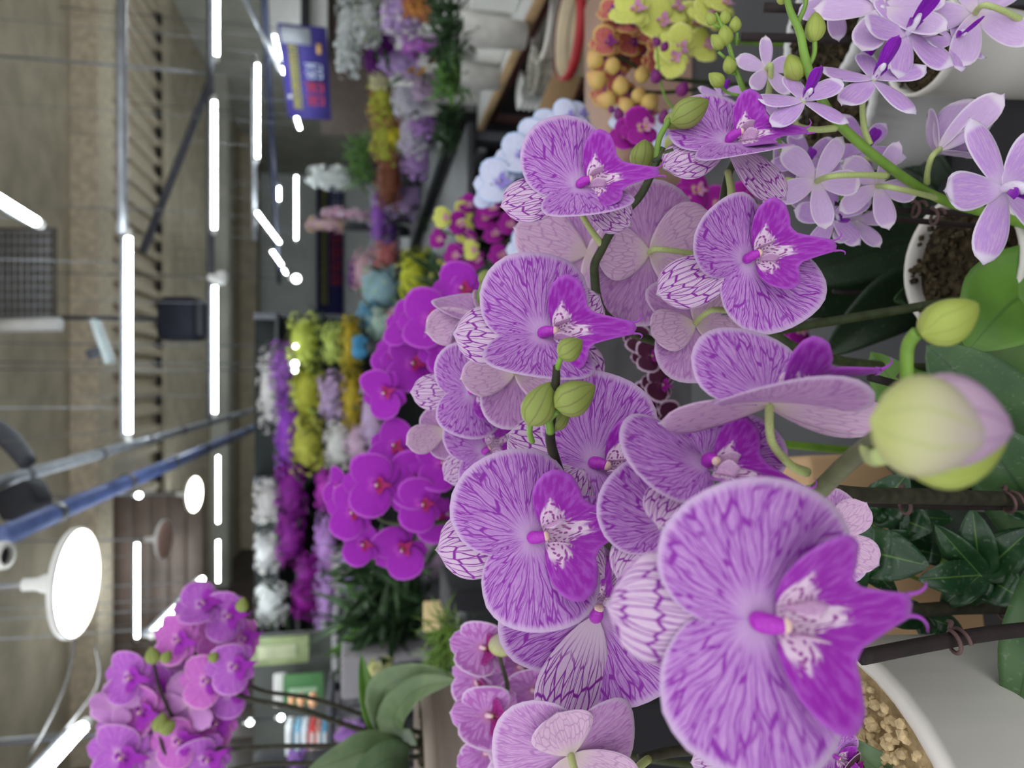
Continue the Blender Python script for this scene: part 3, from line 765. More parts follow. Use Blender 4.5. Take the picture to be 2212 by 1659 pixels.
# wire grille in the ceiling
t = thing('ceiling_grille', P(55, 590, 5.8), 'pale wire grille fixed under the ceiling near the top', 'grille')
for i in range(9):
    MB().tube([P(-10 + i * 14, 500, 5.75), P(-10 + i * 14, 690, 5.75)], .006, 5, smoothing=False).build('wire', STEELG, t)
for i in range(10):
    MB().tube([P(-15, 500 + i * 20, 5.75), P(112, 500 + i * 20, 5.75)], .006, 5, smoothing=False).build('wire', STEELG, t)
MB().box(P(50, 590, 5.9), (.75, .03, .55), q).build('backing', flat('grille_dark', C(96, 90, 84), .8), t)

# banners: purple cloth, yellow line, large red and white characters (strokes too blurred to read)
NAVY = flat('banner_purple', C(66, 58, 130), .6, .2, .08, 3)
NAVY2 = flat('banner_navy', C(50, 48, 104), .6, .2, .08, 3)
YEL = flat('print_yellow', C(176, 172, 40), .6, .2, .05, 5)
RED = flat('print_red', C(166, 56, 70), .6, .2, .05, 5)
WHT = flat('print_white', C(176, 184, 208), .6, .2, .05, 5)
GRY = flat('print_grey', C(160, 164, 172), .6, .2, .05, 5)
TAN = flat('print_tan', C(176, 140, 90), .6, .2, .05, 5)
def glyph(mb, O, ux, uz, w, h, rg, nrm):
    """One blurred block character as a few strokes."""
    q = Matrix((ux, nrm, uz)).transposed()
    s = w * .15
    def bar(cx, cz, lx, lz): mb.box(O + ux * (cx * w) + uz * (cz * h) + nrm * .004, (lx, .004, lz), q)
    k = rg.randint(0, 2)
    bar(.30, .85, w * .5, s); bar(.30, .5, w * .5, s)
    if k != 1: bar(.08, .67, s, h * .42)
    bar(.52, .67, s, h * .42)
    bar(.86, .62, s, h * .76)
    if k: bar(.72, .66, w * .22, s)
    bar(.5, .1, w * .8, s); bar(.14, .2, s, h * .3)
    if k == 2: bar(.86, .18, s, h * .3)
def banner(name, O, ux, uz, w, h, m, label, rows):
    nrm = uz.cross(ux).normalized(); q = Matrix((ux, nrm, uz)).transposed()
    if nrm.dot(CAM - O) < 0: nrm = -nrm
    t = thing(name, O, label, 'banner')
    mb = MB(); N = 14
    V, Fc = [], []
    for i in range(N + 1):
        for s in (0, 1):
            for k in (0, 1):
                u = i / N
                V.append(O + ux * (u * w) + uz * (s * h) + nrm * (.02 * sin(u * 9) * (1 - s * .6) - .006 * k - .02))
    for i in range(N):
        a = i * 4; b = a + 4
        Fc += [(a, b, b + 2, a + 2), (a + 1, a + 3, b + 3, b + 1), (a + 2, b + 2, b + 3, a + 3), (a, a + 1, b + 1, b)]
    mb.add(V, Fc); mb.build('cloth', m, t)
    rg = random.Random(len(label))
    for nm, mm, x0, z0, gw, gh, cnt, stp in rows:
        mb = MB()
        for i in range(cnt): glyph(mb, O + ux * (x0 * w + i * stp * w) + uz * (z0 * h), ux, uz, gw * w, gh * h, rg, nrm)
        mb.build(nm, mm, t, smooth=False)
    return t
b0, b1 = P(742, 692, 22.8), P(742, 320, 22.8)
ux = (b1 - b0).normalized(); bw = (b1 - b0).length
banner('far_banner', b0, ux, Vector((0, 0, 1)), bw, .84, NAVY2, 'long navy banner with yellow and red lettering on the far wall',
       [('yellow_lettering', YEL, .09, .58, .028, .27, 24, .031), ('red_lettering', RED, .2, .1, .072, .38, 4, .08), ('white_lettering', WHT, .6, .1, .05, .36, 4, .06), ('white_emblem', WHT, .88, .3, .06, .5, 1, .06), ('tan_emblem', TAN, .95, .2, .04, .3, 1, .06)])
nb0, nb1 = P(716, 262, 9.6), P(708, 62, 8.4)
ux = nb1 - nb0; ux.z = 0; bw = ux.length; ux.normalize()
bt = banner('near_banner', nb0, ux, Vector((0, 0, 1)), bw, .56, NAVY, 'purple banner with yellow, red and white lettering by the right hand lights',
       [('yellow_lettering', YEL, .12, .64, .062, .2, 10, .07), ('red_lettering', RED, .18, .12, .11, .42, 2, .15), ('white_lettering', WHT, .48, .12, .075, .4, 2, .09)])
nrm = Vector((0, 0, 1)).cross(ux); nrm = nrm if nrm.dot(CAM - nb0) > 0 else -nrm
for u in (.04, .96):
    pp = nb0 + ux * (bw * u) + Vector((0, 0, .55)); MB().tube([pp, Vector((pp.x, pp.y, CAM.z + HC))], .005, 5, smoothing=False).build('cord', STEELD, bt)
qn = Matrix((ux, nrm, Vector((0, 0, 1)))).transposed()
MB().box(nb0 + ux * (bw * .91) + Vector((0, 0, .36)) + nrm * .012, (bw * .16, .006, .34), qn).build('grey_panel', GRY, bt)
MB().box(nb0 + ux * (bw * .8) + Vector((0, 0, .1)) + nrm * .012, (bw * .1, .006, .06), qn).build('tan_emblem', TAN, bt)
# white box beneath the ceiling past the near banner
struct('wall_panel', MB().box(P(640, 12, 10.5), (1.6, .2, .9)), OFFW)
struct('trim_5', MB().box(P(660, 52, 10.2), (1.5, .15, .12)), DARK)
struct('wall_partition', MB().box(P(760, 140, 11.0), (2.2, .15, .9)), flat('partition_brown', C(70, 60, 54), .7))
# dark brown boarded gable over the left stalls
c0, c1 = P(228, 1046, 9.7), P(462, 1790, 9.7)
gb = struct('wall_gable', MB().box(((c0.x + c1.x) / 2, 9.75, (c0.z + c1.z) / 2), (c0.x - c1.x, .04, c0.z - c1.z)), WALLD)
for i in range(7):
    zz = c1.z + (i + .5) * (c0.z - c1.z) / 7
    MB().box(((c0.x + c1.x) / 2, 9.72, zz), (c0.x - c1.x, .03, (c0.z - c1.z) / 7 - .02), bev=.008).build('board', flat('gable_brown', C(92, 78, 70), .5, .3, .3, 2.0), gb)
# panels on the left wall (dark glossy boards)
wl = bpy.data.objects['wall_left']
for i in range(9):
    MB().box((-4.47, 4.9 + i * 1.0, 3.2), (.05, .96, 3.2), bev=.015).build('board', flat('board_brown', C(82, 70, 62), .3, .5, .25, 1.2), wl)

# ------------------------------------------------------------------ flower stalls in the hall
def floret_cloud(mb, c, ax, n, fs, rg, mats=1, petals=5):
    """n five-petalled florets on the surface of an ellipsoid (ax = three half-axis vectors)."""
    for i in range(n):
        z = rg.uniform(-1, 1); w = rg.uniform(0, 6.283); k = sqrt(1 - z * z)
        v = Vector((k * cos(w), k * sin(w), z)); v = Vector([math.copysign(abs(q_) ** .62, q_) for q_ in v])
        rr = rg.uniform(.78, 1.08)
        p = c + (ax[0] * v.x + ax[1] * v.y + ax[2] * v.z) * rr
        nn = (ax[0].normalized() * v.x + ax[1].normalized() * v.y + ax[2].normalized() * v.z + Vector((rg.uniform(-.5, .5), rg.uniform(-.8, .2), rg.uniform(-.2, .6)))).normalized()
        a = nn.orthogonal().normalized(); b = nn.cross(a)
        V = [p]; Fc = []
        f = fs * rg.uniform(.75, 1.2); w0 = rg.uniform(0, 6)
        for j in range(petals):
            t = w0 + j * 2 * pi / petals; dt = pi / petals * .92
            for tt, r in ((t - dt, .62), (t, 1.0), (t + dt, .62)):
                V.append(p + (a * cos(tt) + b * sin(tt)) * f * r + nn * f * (.28 * r))
            o = 1 + j * 3; Fc += [(0, o, o + 1), (0, o + 1, o + 2)]
        mb.add(V, Fc, rg.randrange(mats))
BL = {}
def bloss(col, k=.14):
    col = tuple(int(x * .86) for x in col)
    key = 'blossom_%d_%d_%d' % col
    return flat(key, C(*col), .6, .2, k, 40, transl=.2)
GREEN_D = flat('foliage_dark', C(46, 70, 42), .55, .3, .35, 18, transl=.1)
GREEN_M = flat('foliage_mid', C(84, 122, 58), .55, .3, .3, 18, transl=.1)
GREEN_L = flat('foliage_light', C(126, 160, 74), .55, .3, .25, 18, transl=.1)
BUCKET = flat('bucket_dark', C(52, 54, 58), .5, .35, .1, 10)
_seed = [0]
def blades(mb, c, sx, sz, n, L, wdt, rg, spread=.8):
    for i in range(n):
        p = c + Vector((rg.uniform(-sx, sx), rg.uniform(-sx, sx) * .5, rg.uniform(-sz, sz)))
        dr = Vector((rg.uniform(-1, 1) * spread, rg.uniform(-1, .6) * spread, rg.uniform(-.3, 1))).normalized()
        sd = dr.orthogonal().normalized(); sd = Matrix.Rotation(rg.uniform(0, 6), 3, dr) @ sd; up = dr.cross(sd)
        l = L * rg.uniform(.6, 1.2)
        V = [p, p + dr * l * .45 + sd * wdt, p + dr * l * .45 - sd * wdt, p + dr * l + up * l * .25, p + dr * l * .45 - up * l * .06]
        mb.add(V, [(0, 1, 4), (0, 4, 2), (1, 3, 4), (4, 3, 2)])
def bucket(t, top, sup, r, m=None):
    h = top.z - sup
    if h < .02: return
    mb = MB(); mb.lathe([(.001, 0), (r * .8, 0), (r, h * .96), (r * 1.06, h), (r * .9, h - .004), (r * .85, h * .9)], Matrix.Translation((top.x, top.y, sup)), 18)
    mb.build('bucket', m or BUCKET, t)
def bunch(c, size, d, cols, label, n=90, fs=.02, dep=None, group=None, leafy=14, name='flower_bunch', sup=None):
    """A wrapped bunch: size = (picture x = height, picture y = width) in pixels."""
    _seed[0] += 1; rg = random.Random(_seed[0])
    p = P(c[0], c[1], d); hx, hz = size[1] / F * d * .56, size[0] / F * d * .58
    dep = dep or min(hx, hz, .12)
    t = thing(name, p - Vector((0, 0, hz)), label, 'flowers', group)
    mb = MB(); floret_cloud(mb, p, (Vector((hx, 0, 0)), Vector((0, dep, 0)), Vector((0, 0, hz))), n, fs, rg, len(cols))
    # a filled core so that the bunch is a body, not a shell
    V, Fc = [], []
    for i in range(7):
        for k in range(10):
            a, w = pi * i / 6, 2 * pi * k / 10
            V.append(p + Vector((hx * .82 * sin(a) * cos(w), dep * .8 * sin(a) * sin(w), -hz * .82 * cos(a))))
    for i in range(6):
        for k in range(10): Fc.append((i * 10 + k, i * 10 + (k + 1) % 10, (i + 1) * 10 + (k + 1) % 10, (i + 1) * 10 + k))
    mb.add(V, Fc, 0)
    b = mb.build('blossoms', [bloss(x) for x in cols], t); b['kind'] = 'stuff'
    if leafy:
        mb = MB(); blades(mb, p - Vector((0, -.02, hz * .7)), hx * .8, hz * .2, leafy, hz * 1.2 + .03, .012, rg)
        f = mb.build('foliage', GREEN_D, t); f['kind'] = 'stuff'
    if sup is not None: bucket(t, p - Vector((0, 0, hz * .9)), sup, min(.06, hx * .7), flat('bucket_white', C(206, 206, 202), .5) if sup == TZ else None)
    return t
TZ = .75
V1, V2, MGT, YG, OC, LIL, WH, PP = (158, 92, 190), (144, 62, 184), (138, 30, 146), (186, 198, 84), (190, 166, 48), (196, 166, 208), (222, 220, 216), (222, 188, 214)
WHG = flat('w', C(200, 200, 200))
for c, s, cols, l in [
    ((586, 838), (46, 168), [(206, 202, 200)], 'pale grey white bunch topmost on the rack behind the violet row'),
    ((610, 800), (48, 116), [V1, (170, 110, 198)], 'violet bunch at the upper end of the violet row'),
    ((622, 930), (48, 170), [V2, (156, 80, 190)], 'long violet bunch in the middle of the violet row'),
    ((630, 1060), (58, 116), [MGT, (120, 20, 124)], 'deep magenta bunch following the violet row'),
    ((628, 1160), (50, 112), [MGT, (154, 40, 150)], 'deep magenta bunch at the far left end of the violet row'),
    ((657, 740), (62, 116), [YG, (200, 214, 110)], 'yellow green bunch with pointed end beside the lit bulbs'),
    ((664, 850), (64, 116), [(170, 172, 58), YG], 'mustard green bunch in the middle of the yellow green row'),
    ((664, 958), (66, 116), [(184, 184, 74), (200, 200, 100)], 'yellow green bunch ending the yellow green row'),
    ((722, 742), (44, 78), [(188, 204, 104)], 'small light green bunch between yellow green row and ochre bunch'),
    ((757, 745), (40, 118), [OC, (174, 160, 60)], 'ochre yellow bunch above the other ochre one'),
    ((718, 856), (52, 96), [LIL, (206, 180, 214)], 'lilac bunch between mustard row and lower ochre bunch'),
    ((762, 866), (42, 116), [OC, (200, 176, 60)], 'ochre yellow bunch next to the lilac bunch'),
    ((732, 960), (52, 100), [WH, (214, 206, 204)], 'white bunch under the yellow green row'),
    ((774, 958), (52, 92), [PP], 'pale pink bunch beside the white bunch under the yellow green row'),
    ((806, 910), (54, 160), [(204, 176, 216), PP], 'pale lilac bunch above the magenta orchid blooms'),
    ((580, 1082), (50, 84), [(206, 202, 200), (226, 224, 222)], 'white bunch hung first of three beside the magenta bunches'),
    ((580, 1192), (50, 80), [(214, 214, 216), WH], 'white bunch hung second of three beside the magenta bunches'),
    ((588, 1302), (58, 84), [(220, 224, 224), WH], 'white ragged bunch hung last of three above the counter'),
    ((668, 1236), (48, 84), [(132, 14, 134), (112, 6, 112)], 'dark magenta bunch above the lilac streamer'),
    ((664, 1292), (56, 76), [(140, 16, 140), (120, 8, 120)], 'dark magenta bunch hanging lowest over the counter'),
    ((706, 1178), (44, 130), [(202, 150, 224), (186, 130, 210)], 'lilac streamer bunch upper half beside the white tuft'),
    ((704, 1296), (44, 128), [(200, 156, 224)], 'lilac streamer bunch lower half above the grey bar'),
    ((737, 1232), (42, 92), [(226, 222, 218)], 'white tuft between two lilac bunches over the counter'),
    ((764, 1246), (58, 112), [(190, 160, 226), (176, 140, 214)], 'violet grey bunch with ragged edge over the dark foliage'),
    ((706, 1056), (44, 74), [(196, 66, 196), (176, 50, 180)], 'bright magenta bunch behind the magenta orchid blooms'),
    ((946, 1200), (76, 180), [(212, 184, 216), (196, 168, 204)], 'tall pale lilac bunch above the cream board'),
]:
    bunch(c, s, 5.0 if c[0] < 900 else 3.2, cols, l, n=190, fs=.017, group='bunches on the left flower rack', name='flower_bunch')
# rack behind those bunches: panel, posts and shelves
rk = thing('display_rack', P(960, 1010, 5.5), 'dark display rack carrying rows of coloured flower bunches', 'rack')
rp0, rp1 = P(560, 1365, 5.55), P(1000, 690, 5.55)
MB().box(((rp0.x + rp1.x) / 2, 5.62, (rp0.z) / 2), (rp1.x - rp0.x, .04, rp0.z)).build('back_panel', flat('rack_dark', C(36, 40, 40), .6, .3, .25, 4), rk)
for z in (P(608, 0, 5.3).z, P(650, 0, 5.3).z, P(700, 0, 5.3).z, P(742, 0, 5.3).z, P(786, 0, 5.3).z):
    MB().box(((rp0.x + rp1.x) / 2, 5.42, z), (rp1.x - rp0.x, .34, .025), bev=.004).build('shelf', BUCKET, rk)
for x in (rp0.x, (rp0.x + rp1.x) / 2, rp1.x):
    MB().box((x, 5.56, rp0.z / 2), (.05, .05, rp0.z), bev=.005).build('post', STEELD, rk)
# pastel bouquets between the two sides
for c, s, d, cols, l in [
    ((792, 588), (54, 92), 5.6, [(222, 180, 192), (206, 150, 170)], 'dusty pink bouquet at the top of the pastel group'),
    ((836, 556), (44, 60), 5.5, [(206, 120, 120), (214, 150, 150)], 'coral pink bouquet beside the pale blue one'),
    ((822, 626), (84, 104), 5.3, [(170, 208, 220), (190, 220, 190), (160, 200, 160)], 'pale blue and green bouquet largest in the pastel group'),
    ((796, 690), (40, 60), 5.2, [(120, 190, 224)], 'sky blue bouquet under the pale blue and green one'),
    ((826, 702), (56, 70), 5.1, [(186, 214, 200), (200, 220, 206)], 'mint bouquet below the pale blue and green one'),
    ((778, 750), (26, 40), 4.9, [(90, 170, 216)], 'tiny bright blue bouquet beside the ochre bunch'),
    ((896, 596), (62, 110), 4.6, [(200, 206, 60), (186, 194, 50)], 'lemon green bouquet beside the magenta orchid blooms'),
    ((958, 600), (44, 60), 4.0, [(214, 214, 110)], 'soft yellow bouquet above the topmost magenta orchid bloom'),
    ((770, 590), (30, 70), 6.5, [(110, 40, 130)], 'dark purple bouquet in front of the far grey wall'),
    ((860, 700), (40, 60), 4.6, [(190, 110, 120), (214, 180, 206)], 'rose red bouquet between mint bouquet and magenta bloom'),
]:
    bunch(c, s, d, cols, l, n=130, fs=.018, name='bouquet', sup=.88)
BIGROW = 1.28
# the long row along the right hand counter
def dr_(y): return 1.7 * F / (829.5 - y)
for c, s, cols, l in [
    ((752, 70), (34, 150), [(206, 212, 212)], 'white drooping spray at the top of the right hand row'),
    ((795, 40), (40, 90), [(196, 200, 200), (150, 160, 140)], 'grey white bunch behind the dark purple bunch'),
    ((818, 72), (44, 66), [(104, 22, 126), (90, 12, 110)], 'dark purple bunch first of two in the right hand row'),
    ((822, 122), (44, 58), [(110, 26, 130), (90, 14, 104)], 'dark purple bunch second of two in the right hand row'),
    ((866, 30), (54, 76), [(190, 160, 216), (214, 200, 220)], 'lilac bunch at the near end of the right hand row'),
    ((862, 112), (58, 84), [(192, 162, 218)], 'lilac bunch beside the dark purple ones'),
    ((912, 70), (66, 80), [(184, 92, 204), (200, 130, 214)], 'orchid pink bunch beside the orange tuft'),
    ((900, 14), (40, 40), [(206, 140, 70), (190, 120, 90)], 'orange tuft at the near end of the right hand row'),
    ((896, 130), (34, 40), [(222, 164, 50)], 'golden tuft on top of the lilac row'),
    ((936, 118), (26, 32), [(226, 170, 40)], 'small golden tuft under the orchid pink bunch'),
    ((884, 198), (52, 90), [(210, 206, 224), (220, 220, 226)], 'white lilac bunch in the middle of the right hand row'),
    ((918, 168), (40, 80), [(196, 172, 204), (190, 160, 190)], 'mauve speckled bunch above the greenery of the right hand row'),
    ((820, 160), (30, 46), [(206, 202, 160)], 'cream tuft between dark purple and green bunches'),
    ((824, 218), (40, 84), [(186, 190, 70), (150, 110, 70)], 'olive and russet bunch in the right hand row'),
    ((846, 222), (30, 80), [(146, 84, 76), (160, 100, 70)], 'russet bunch beside the olive one'),
    ((830, 300), (40, 90), [(176, 182, 70), (140, 90, 70)], 'second olive bunch farther along the right hand row'),
    ((856, 290), (22, 30), [(206, 196, 50)], 'yellow tuft under the second olive bunch'),
    ((840, 386), (40, 110), [(140, 84, 62), (126, 76, 60)], 'russet brown bunch farther along the right hand row'),
    ((892, 284), (46, 84), [(206, 196, 222), (216, 214, 222)], 'white lilac bunch farther along the right hand row'),
    ((914, 250), (36, 70), [(184, 136, 208)], 'mauve bunch beside the farther white lilac one'),
    ((905, 330), (46, 90), [(186, 146, 210)], 'mauve bunch nearer to the far end of the right hand row'),
    ((880, 404), (68, 110), [(192, 162, 214), (180, 140, 206)], 'large mauve bunch at the far end of the right hand row'),
    ((820, 470), (30, 120), [(150, 90, 190), (206, 200, 210)], 'violet and white streak of flowers at the far end'),
    ((842, 500), (26, 90), [(150, 100, 190)], 'violet tuft hanging at the very far end of the row'),
    ((946, 380), (26, 40), [(222, 196, 196)], 'small blush rose tuft among the greenery'),
]:
    bunch(c, (s[0] * BIGROW, s[1] * 1.15), min(dr_(c[1]), 7.5), cols, l, n=240, fs=.015, leafy=6, sup=TZ if c[1] < 240 else .96, group='bunches along the right hand counter', name='flower_bunch')
def greenery(c, s, d, m, label, n=110, L=.12, w=.011, name='foliage_plant', sup=None):
    _seed[0] += 1; rg = random.Random(_seed[0]); p = P(c[0], c[1], d)
    hx, hz = s[1] / F * d / 2, s[0] / F * d / 2
    t = thing(name, p - Vector((0, 0, hz)), label, 'plant')
    mb = MB(); blades(mb, p - Vector((0, 0, hz * .3)), hx, hz * .8, n, L, w, rg)
    f = mb.build('foliage', m, t); f['kind'] = 'stuff'
    mb = MB()
    for i in range(5):
        x = rg.uniform(-hx, hx) * .6
        mb.tube([p + Vector((x * .4, 0, -hz * 1.1)), p + Vector((x, 0, hz * .5))], .006, 5)
    mb.build('stem', STEM_D, t)
    if sup is None: sup = TZ if d < 4.2 and c[1] < 400 else (.96 if c[1] < 500 else 0)
    bucket(t, p - Vector((0, 0, hz * .8)), sup, .07, flat('bucket_white', C(206, 206, 202), .5) if sup == TZ else None)
    return t
greenery((966, 60), (60, 120), 2.9, GREEN_D, 'dark leafy greenery under the near end of the right hand row')
greenery((972, 160), (52, 84), 3.5, GREEN_M, 'green leaves behind the white card box')
greenery((966, 260), (50, 100), 4.2, GREEN_D, 'dark leafy greenery in the middle of the right hand row')
greenery((960, 345), (46, 84), 5.2, GREEN_M, 'mid green leaves farther along the right hand row')
greenery((936, 460), (66, 100), 6.2, GREEN_D, 'dark greenery at the far end of the right hand row')
greenery((785, 345), (46, 90), 6.4, GREEN_M, 'bushy green plant standing before the far navy banner', L=.2)
greenery((848, 1290), (150, 190), 3.0, GREEN_D, 'dark green foliage plant behind the lowest magenta blooms', 170, .3, .02)
greenery((800, 1335), (60, 80), 3.25, GREEN_M, 'lighter green leaves over the counter edge', 60, .22, .02)
greenery((965, 1392), (70, 110), 1.7, GREEN_L, 'feathery light green fern beside the cream board', 240, .07, .0025, 'feathery_fern', .62)
greenery((985, 660), (110, 130), 3.0, GREEN_D, 'dark greenery behind the topmost magenta blooms', 90, .2, .016)
# white lily spray and pink blossom twigs before the far banner
bunch((712, 384), (78, 40), 9.0, [(222, 226, 224)], 'white feathery spray standing before the far navy banner', 60, .05, leafy=0, name='white_spray', sup=.96)
bunch((700, 486), (80, 26), 8.0, [(222, 186, 196), (216, 190, 150)], 'pink blossom twig crossing the far banner', 50, .035, leafy=0, name='blossom_twig', sup=.96)
bunch((752, 462), (90, 20), 7.6, [(214, 170, 196), (206, 190, 200)], 'mauve pink blossom twig beside the first one', 50, .035, leafy=0, name='blossom_twig', sup=.96)

bq = thing('bouquet_table', Vector((.95, 5.3, 0)), 'dark table under the pastel bouquets', 'table')
MB().box((.98, 5.3, .86), (.8, 3.2, .04), bev=.006).build('top', BUCKET, bq)
for x in (.62, 1.34):
    for y in (3.8, 6.8): MB().box((x, y, .42), (.05, .05, .84), bev=.004).build('leg', STEELD, bq)
# right hand counter and the wooden table in front of it
ct = thing('flower_counter', Vector((2.1, 6.75, 0)), 'dark counter under the right hand row of flowers', 'counter')
MB().box((2.1, 6.75, .46), (1.3, 4.9, .92), bev=.01).build('body', DARK, ct)
MB().box((2.1, 6.75, .94), (1.36, 4.96, .04), bev=.008).build('top', BUCKET, ct)
WOODE = flat('wood_edge', C(164, 136, 100), .55, .3, .15, 14, stretch=(8, .6, 8))
FRAME = flat('frame_redbrown', C(74, 42, 38), .5, .35, .2, 14)
wt = thing('wooden_table', Vector((2.1, 3.0, 0)), 'white topped table with a bare wood edge and red brown frame', 'table')
TZ = .75
MB().box((1.95, 2.95, TZ - .012), (.86, 2.5, .024), bev=.004).build('top', OFFW, wt)
MB().box((1.51, 2.95, TZ - .016), (.035, 2.5, .034), bev=.004).build('edge_strip', WOODE, wt)
for y in (1.9, 2.62, 4.1):
    MB().box((1.56, y, TZ / 2 - .02), (.045, .045, TZ - .05), bev=.004).build('leg', FRAME, wt)
for y in (1.9, 2.62, 4.1):
    MB().box((2.3, y, TZ / 2 - .02), (.045, .045, TZ - .05), bev=.004).build('leg', FRAME, wt)
MB().box((1.56, 2.95, TZ - .06), (.04, 2.4, .05), bev=.004).build('rail', FRAME, wt)
MB().box((1.95, 2.95, .28), (.8, 2.4, .025), bev=.004).build('lower_shelf', FRAME, wt)
def card_box(c, size, label, m=WHITE, rz=0):
    t = thing('card_box', Vector(c) - Vector((0, 0, size[2] / 2)), label, 'box')
    q = Matrix.Rotation(rz, 3, 'Z')
    MB().box(c, size, q, bev=.006).build('body', m, t)
    MB().box(Vector(c) + Vector((0, 0, size[2] / 2 + .004)), (size[0] * 1.01, size[1] * .98, .008), q, bev=.002).build('lid', m, t)
z0 = TZ
card_box((1.78, 2.35, z0 + .07), (.3, .4, .13), 'large white card box nearest on the white topped table')
card_box((1.78, 2.9, z0 + .1), (.28, .36, .19), 'tall white card box behind the nearest one')
card_box((1.68, 3.4, z0 + .06), (.2, .3, .11), 'low white card box in the middle of the table')
card_box((1.86, 3.5, z0 + .2), (.18, .2, .1), 'small white card box raised before the greenery', OFFW)
MB()
stt = MB().box((1.86, 3.5, z0 + .075), (.14, .16, .15), bev=.01).build('box_riser', OFFW); tag(stt, 'white riser block holding the small white card box', 'block')
MB().box((1.435, 6.75, .70), (.03, 4.9, .05), bev=.004).build('side_panel', STEELG, ct)
am = MB().box((.1, 7.4, .012), (2.6, 9.4, .024), bev=.004).build('added_dark_mat', DARK); tag(am, 'added dark mat that darkens the aisle floor of the hall', 'mat')  # mat put in to darken the aisle while the floor stays light

def pot(c, d, R, Hh, label, m, taper=.82, soil=None, rimh=.02, n=40, ribs=0, name='plant_pot', fill=.02, tilt=None, cat='pot', own=True, root=None):
    """c = pixel of the rim centre."""
    p = P(c[0], c[1], d); base = p - Vector((0, 0, Hh))
    t = root or thing(name, base, label, cat)
    M = Matrix.Translation(base)
    if tilt: M = M @ Matrix.Rotation(tilt[0], 4, 'X') @ Matrix.Rotation(tilt[1], 4, 'Y')
    prof = [(.001, .0), (R * taper * .96, .0), (R * taper, .008), (R * (taper + (1 - taper) * .5), Hh * .5), (R * .985, Hh - rimh), (R * 1.02, Hh - rimh * .9), (R * 1.03, Hh - .003), (R * 1.0, Hh), (R * .95, Hh - .002), (R * .93, Hh - fill), (R * .9, Hh - fill - .02)]
    mb = MB(); mb.lathe(prof, M, n * (2 if ribs else 1), 0, ribs, .012 if ribs else 0)
    mb.build('pot' if root else 'wall', m, t)
    if soil:
        mb = MB(); rg = random.Random(int(c[0]))
        mb.lathe([(R * .94, Hh - fill - .004), (R * .5, Hh - fill + .004), (.001, Hh - fill + .006)], M, 24)
        if soil is PEB:
            bm = bmesh.new(); bmesh.ops.create_icosphere(bm, subdivisions=1, radius=1.0)
            iv = [v.co.copy() for v in bm.verts]; jf = [tuple(v.index for v in f.verts) for f in bm.faces]; bm.free()
            for i in range(1250):
                a, r = rg.uniform(0, 6.28), R * .9 * sqrt(rg.random()); k = rg.uniform(.0028, .0046)
                q = M @ Vector((r * cos(a), r * sin(a), Hh - fill + .007 + rg.uniform(0, .003)))
                mq = Matrix.Rotation(rg.uniform(0, 3), 3, Vector((rg.random() + .1, rg.random(), rg.random()))) @ Matrix.Diagonal((k, k * rg.uniform(.7, 1), k * rg.uniform(.6, .9)))
                mb.add([q + mq @ v for v in iv], jf)
        for i in range(0 if soil is PEB else 220):
            a, r = rg.uniform(0, 6.28), R * .9 * sqrt(rg.random()); k = rg.uniform(.003, .007) * (R / .07)
            q = M @ Vector((r * cos(a), r * sin(a), Hh - fill + .004 + rg.uniform(0, .006)))
            mb.box(q, (k, k * rg.uniform(.6, 1.4), k * .7), Matrix.Rotation(rg.uniform(0, 3), 3, Vector((rg.random(), rg.random(), rg.random() + .1)).normalized()))
        s = mb.build('soil', soil, t, smooth=False); s['kind'] = 'stuff'
    return t
BEIGE = flat('pot_beige', C(186, 172, 146), .5, .3, .1, 10)
REDB = flat('rim_red', C(156, 34, 40), .45, .4, .1, 10)
WPOT = flat('pot_white', C(212, 208, 200), .35, .45, .03, 10)
t = pot((1165, 40), 3.0, .17, .2, 'round white pot on the shelf beneath the white topped table', WPOT)
t = pot((1222, 70), 2.55, .15, .2, 'beige pot with a red rim beneath the white topped table', BEIGE)
mb = MB(); M = Matrix.Translation(P(1222, 70, 2.55)); mb.lathe([(.15, -.03), (.158, -.028), (.16, .004), (.15, .006)], M, 36); mb.build('rim', REDB, t)
pot((1148, 152), 3.1, .1, .14, 'small silver wicker pot beneath the table between two frame legs', flat('wicker_silver', C(150, 148, 138), .6, .4, .4, 60))
t = thing('plate_stack', P(1140, 200, 3.4), 'stack of pale saucers beneath the table', 'plates')
for i in range(6):
    mb = MB(); mb.lathe([(.03, 0), (.085, .014), (.088, .018), (.03, .006)], Matrix.Translation(P(1130, 196, 3.4) + Vector((0, 0, -i * .028))), 28); mb.build('saucer', OFFW, t)
t = thing('leaning_board', P(1230, 205, 3.2), 'weathered tan board leaning beneath the table', 'board')
MB().box(P(1215, 190, 3.0), (.5, .02, .12), Matrix.Rotation(radians(24), 3, 'Y') @ Matrix.Rotation(radians(20), 3, 'Z'), bev=.004).build('board', WOODE, t)
t = thing('tan_planter', P(1470, 180, 1.55), 'large tan planter behind the orange orchid', 'planter')
tp = P(1440, 178, 1.75)
MB().box((tp.x, tp.y, (tp.z + .17) / 2), (.5, .3, tp.z + .17), bev=.02).build('body', flat('planter_tan', C(150, 120, 104), .6, .3, .12, 5), t)
MB().box(P(1330, 178, 1.78), (.53, .33, .03), bev=.01).build('rim', flat('planter_rim', C(120, 86, 72), .6, .3, .12, 5), t)

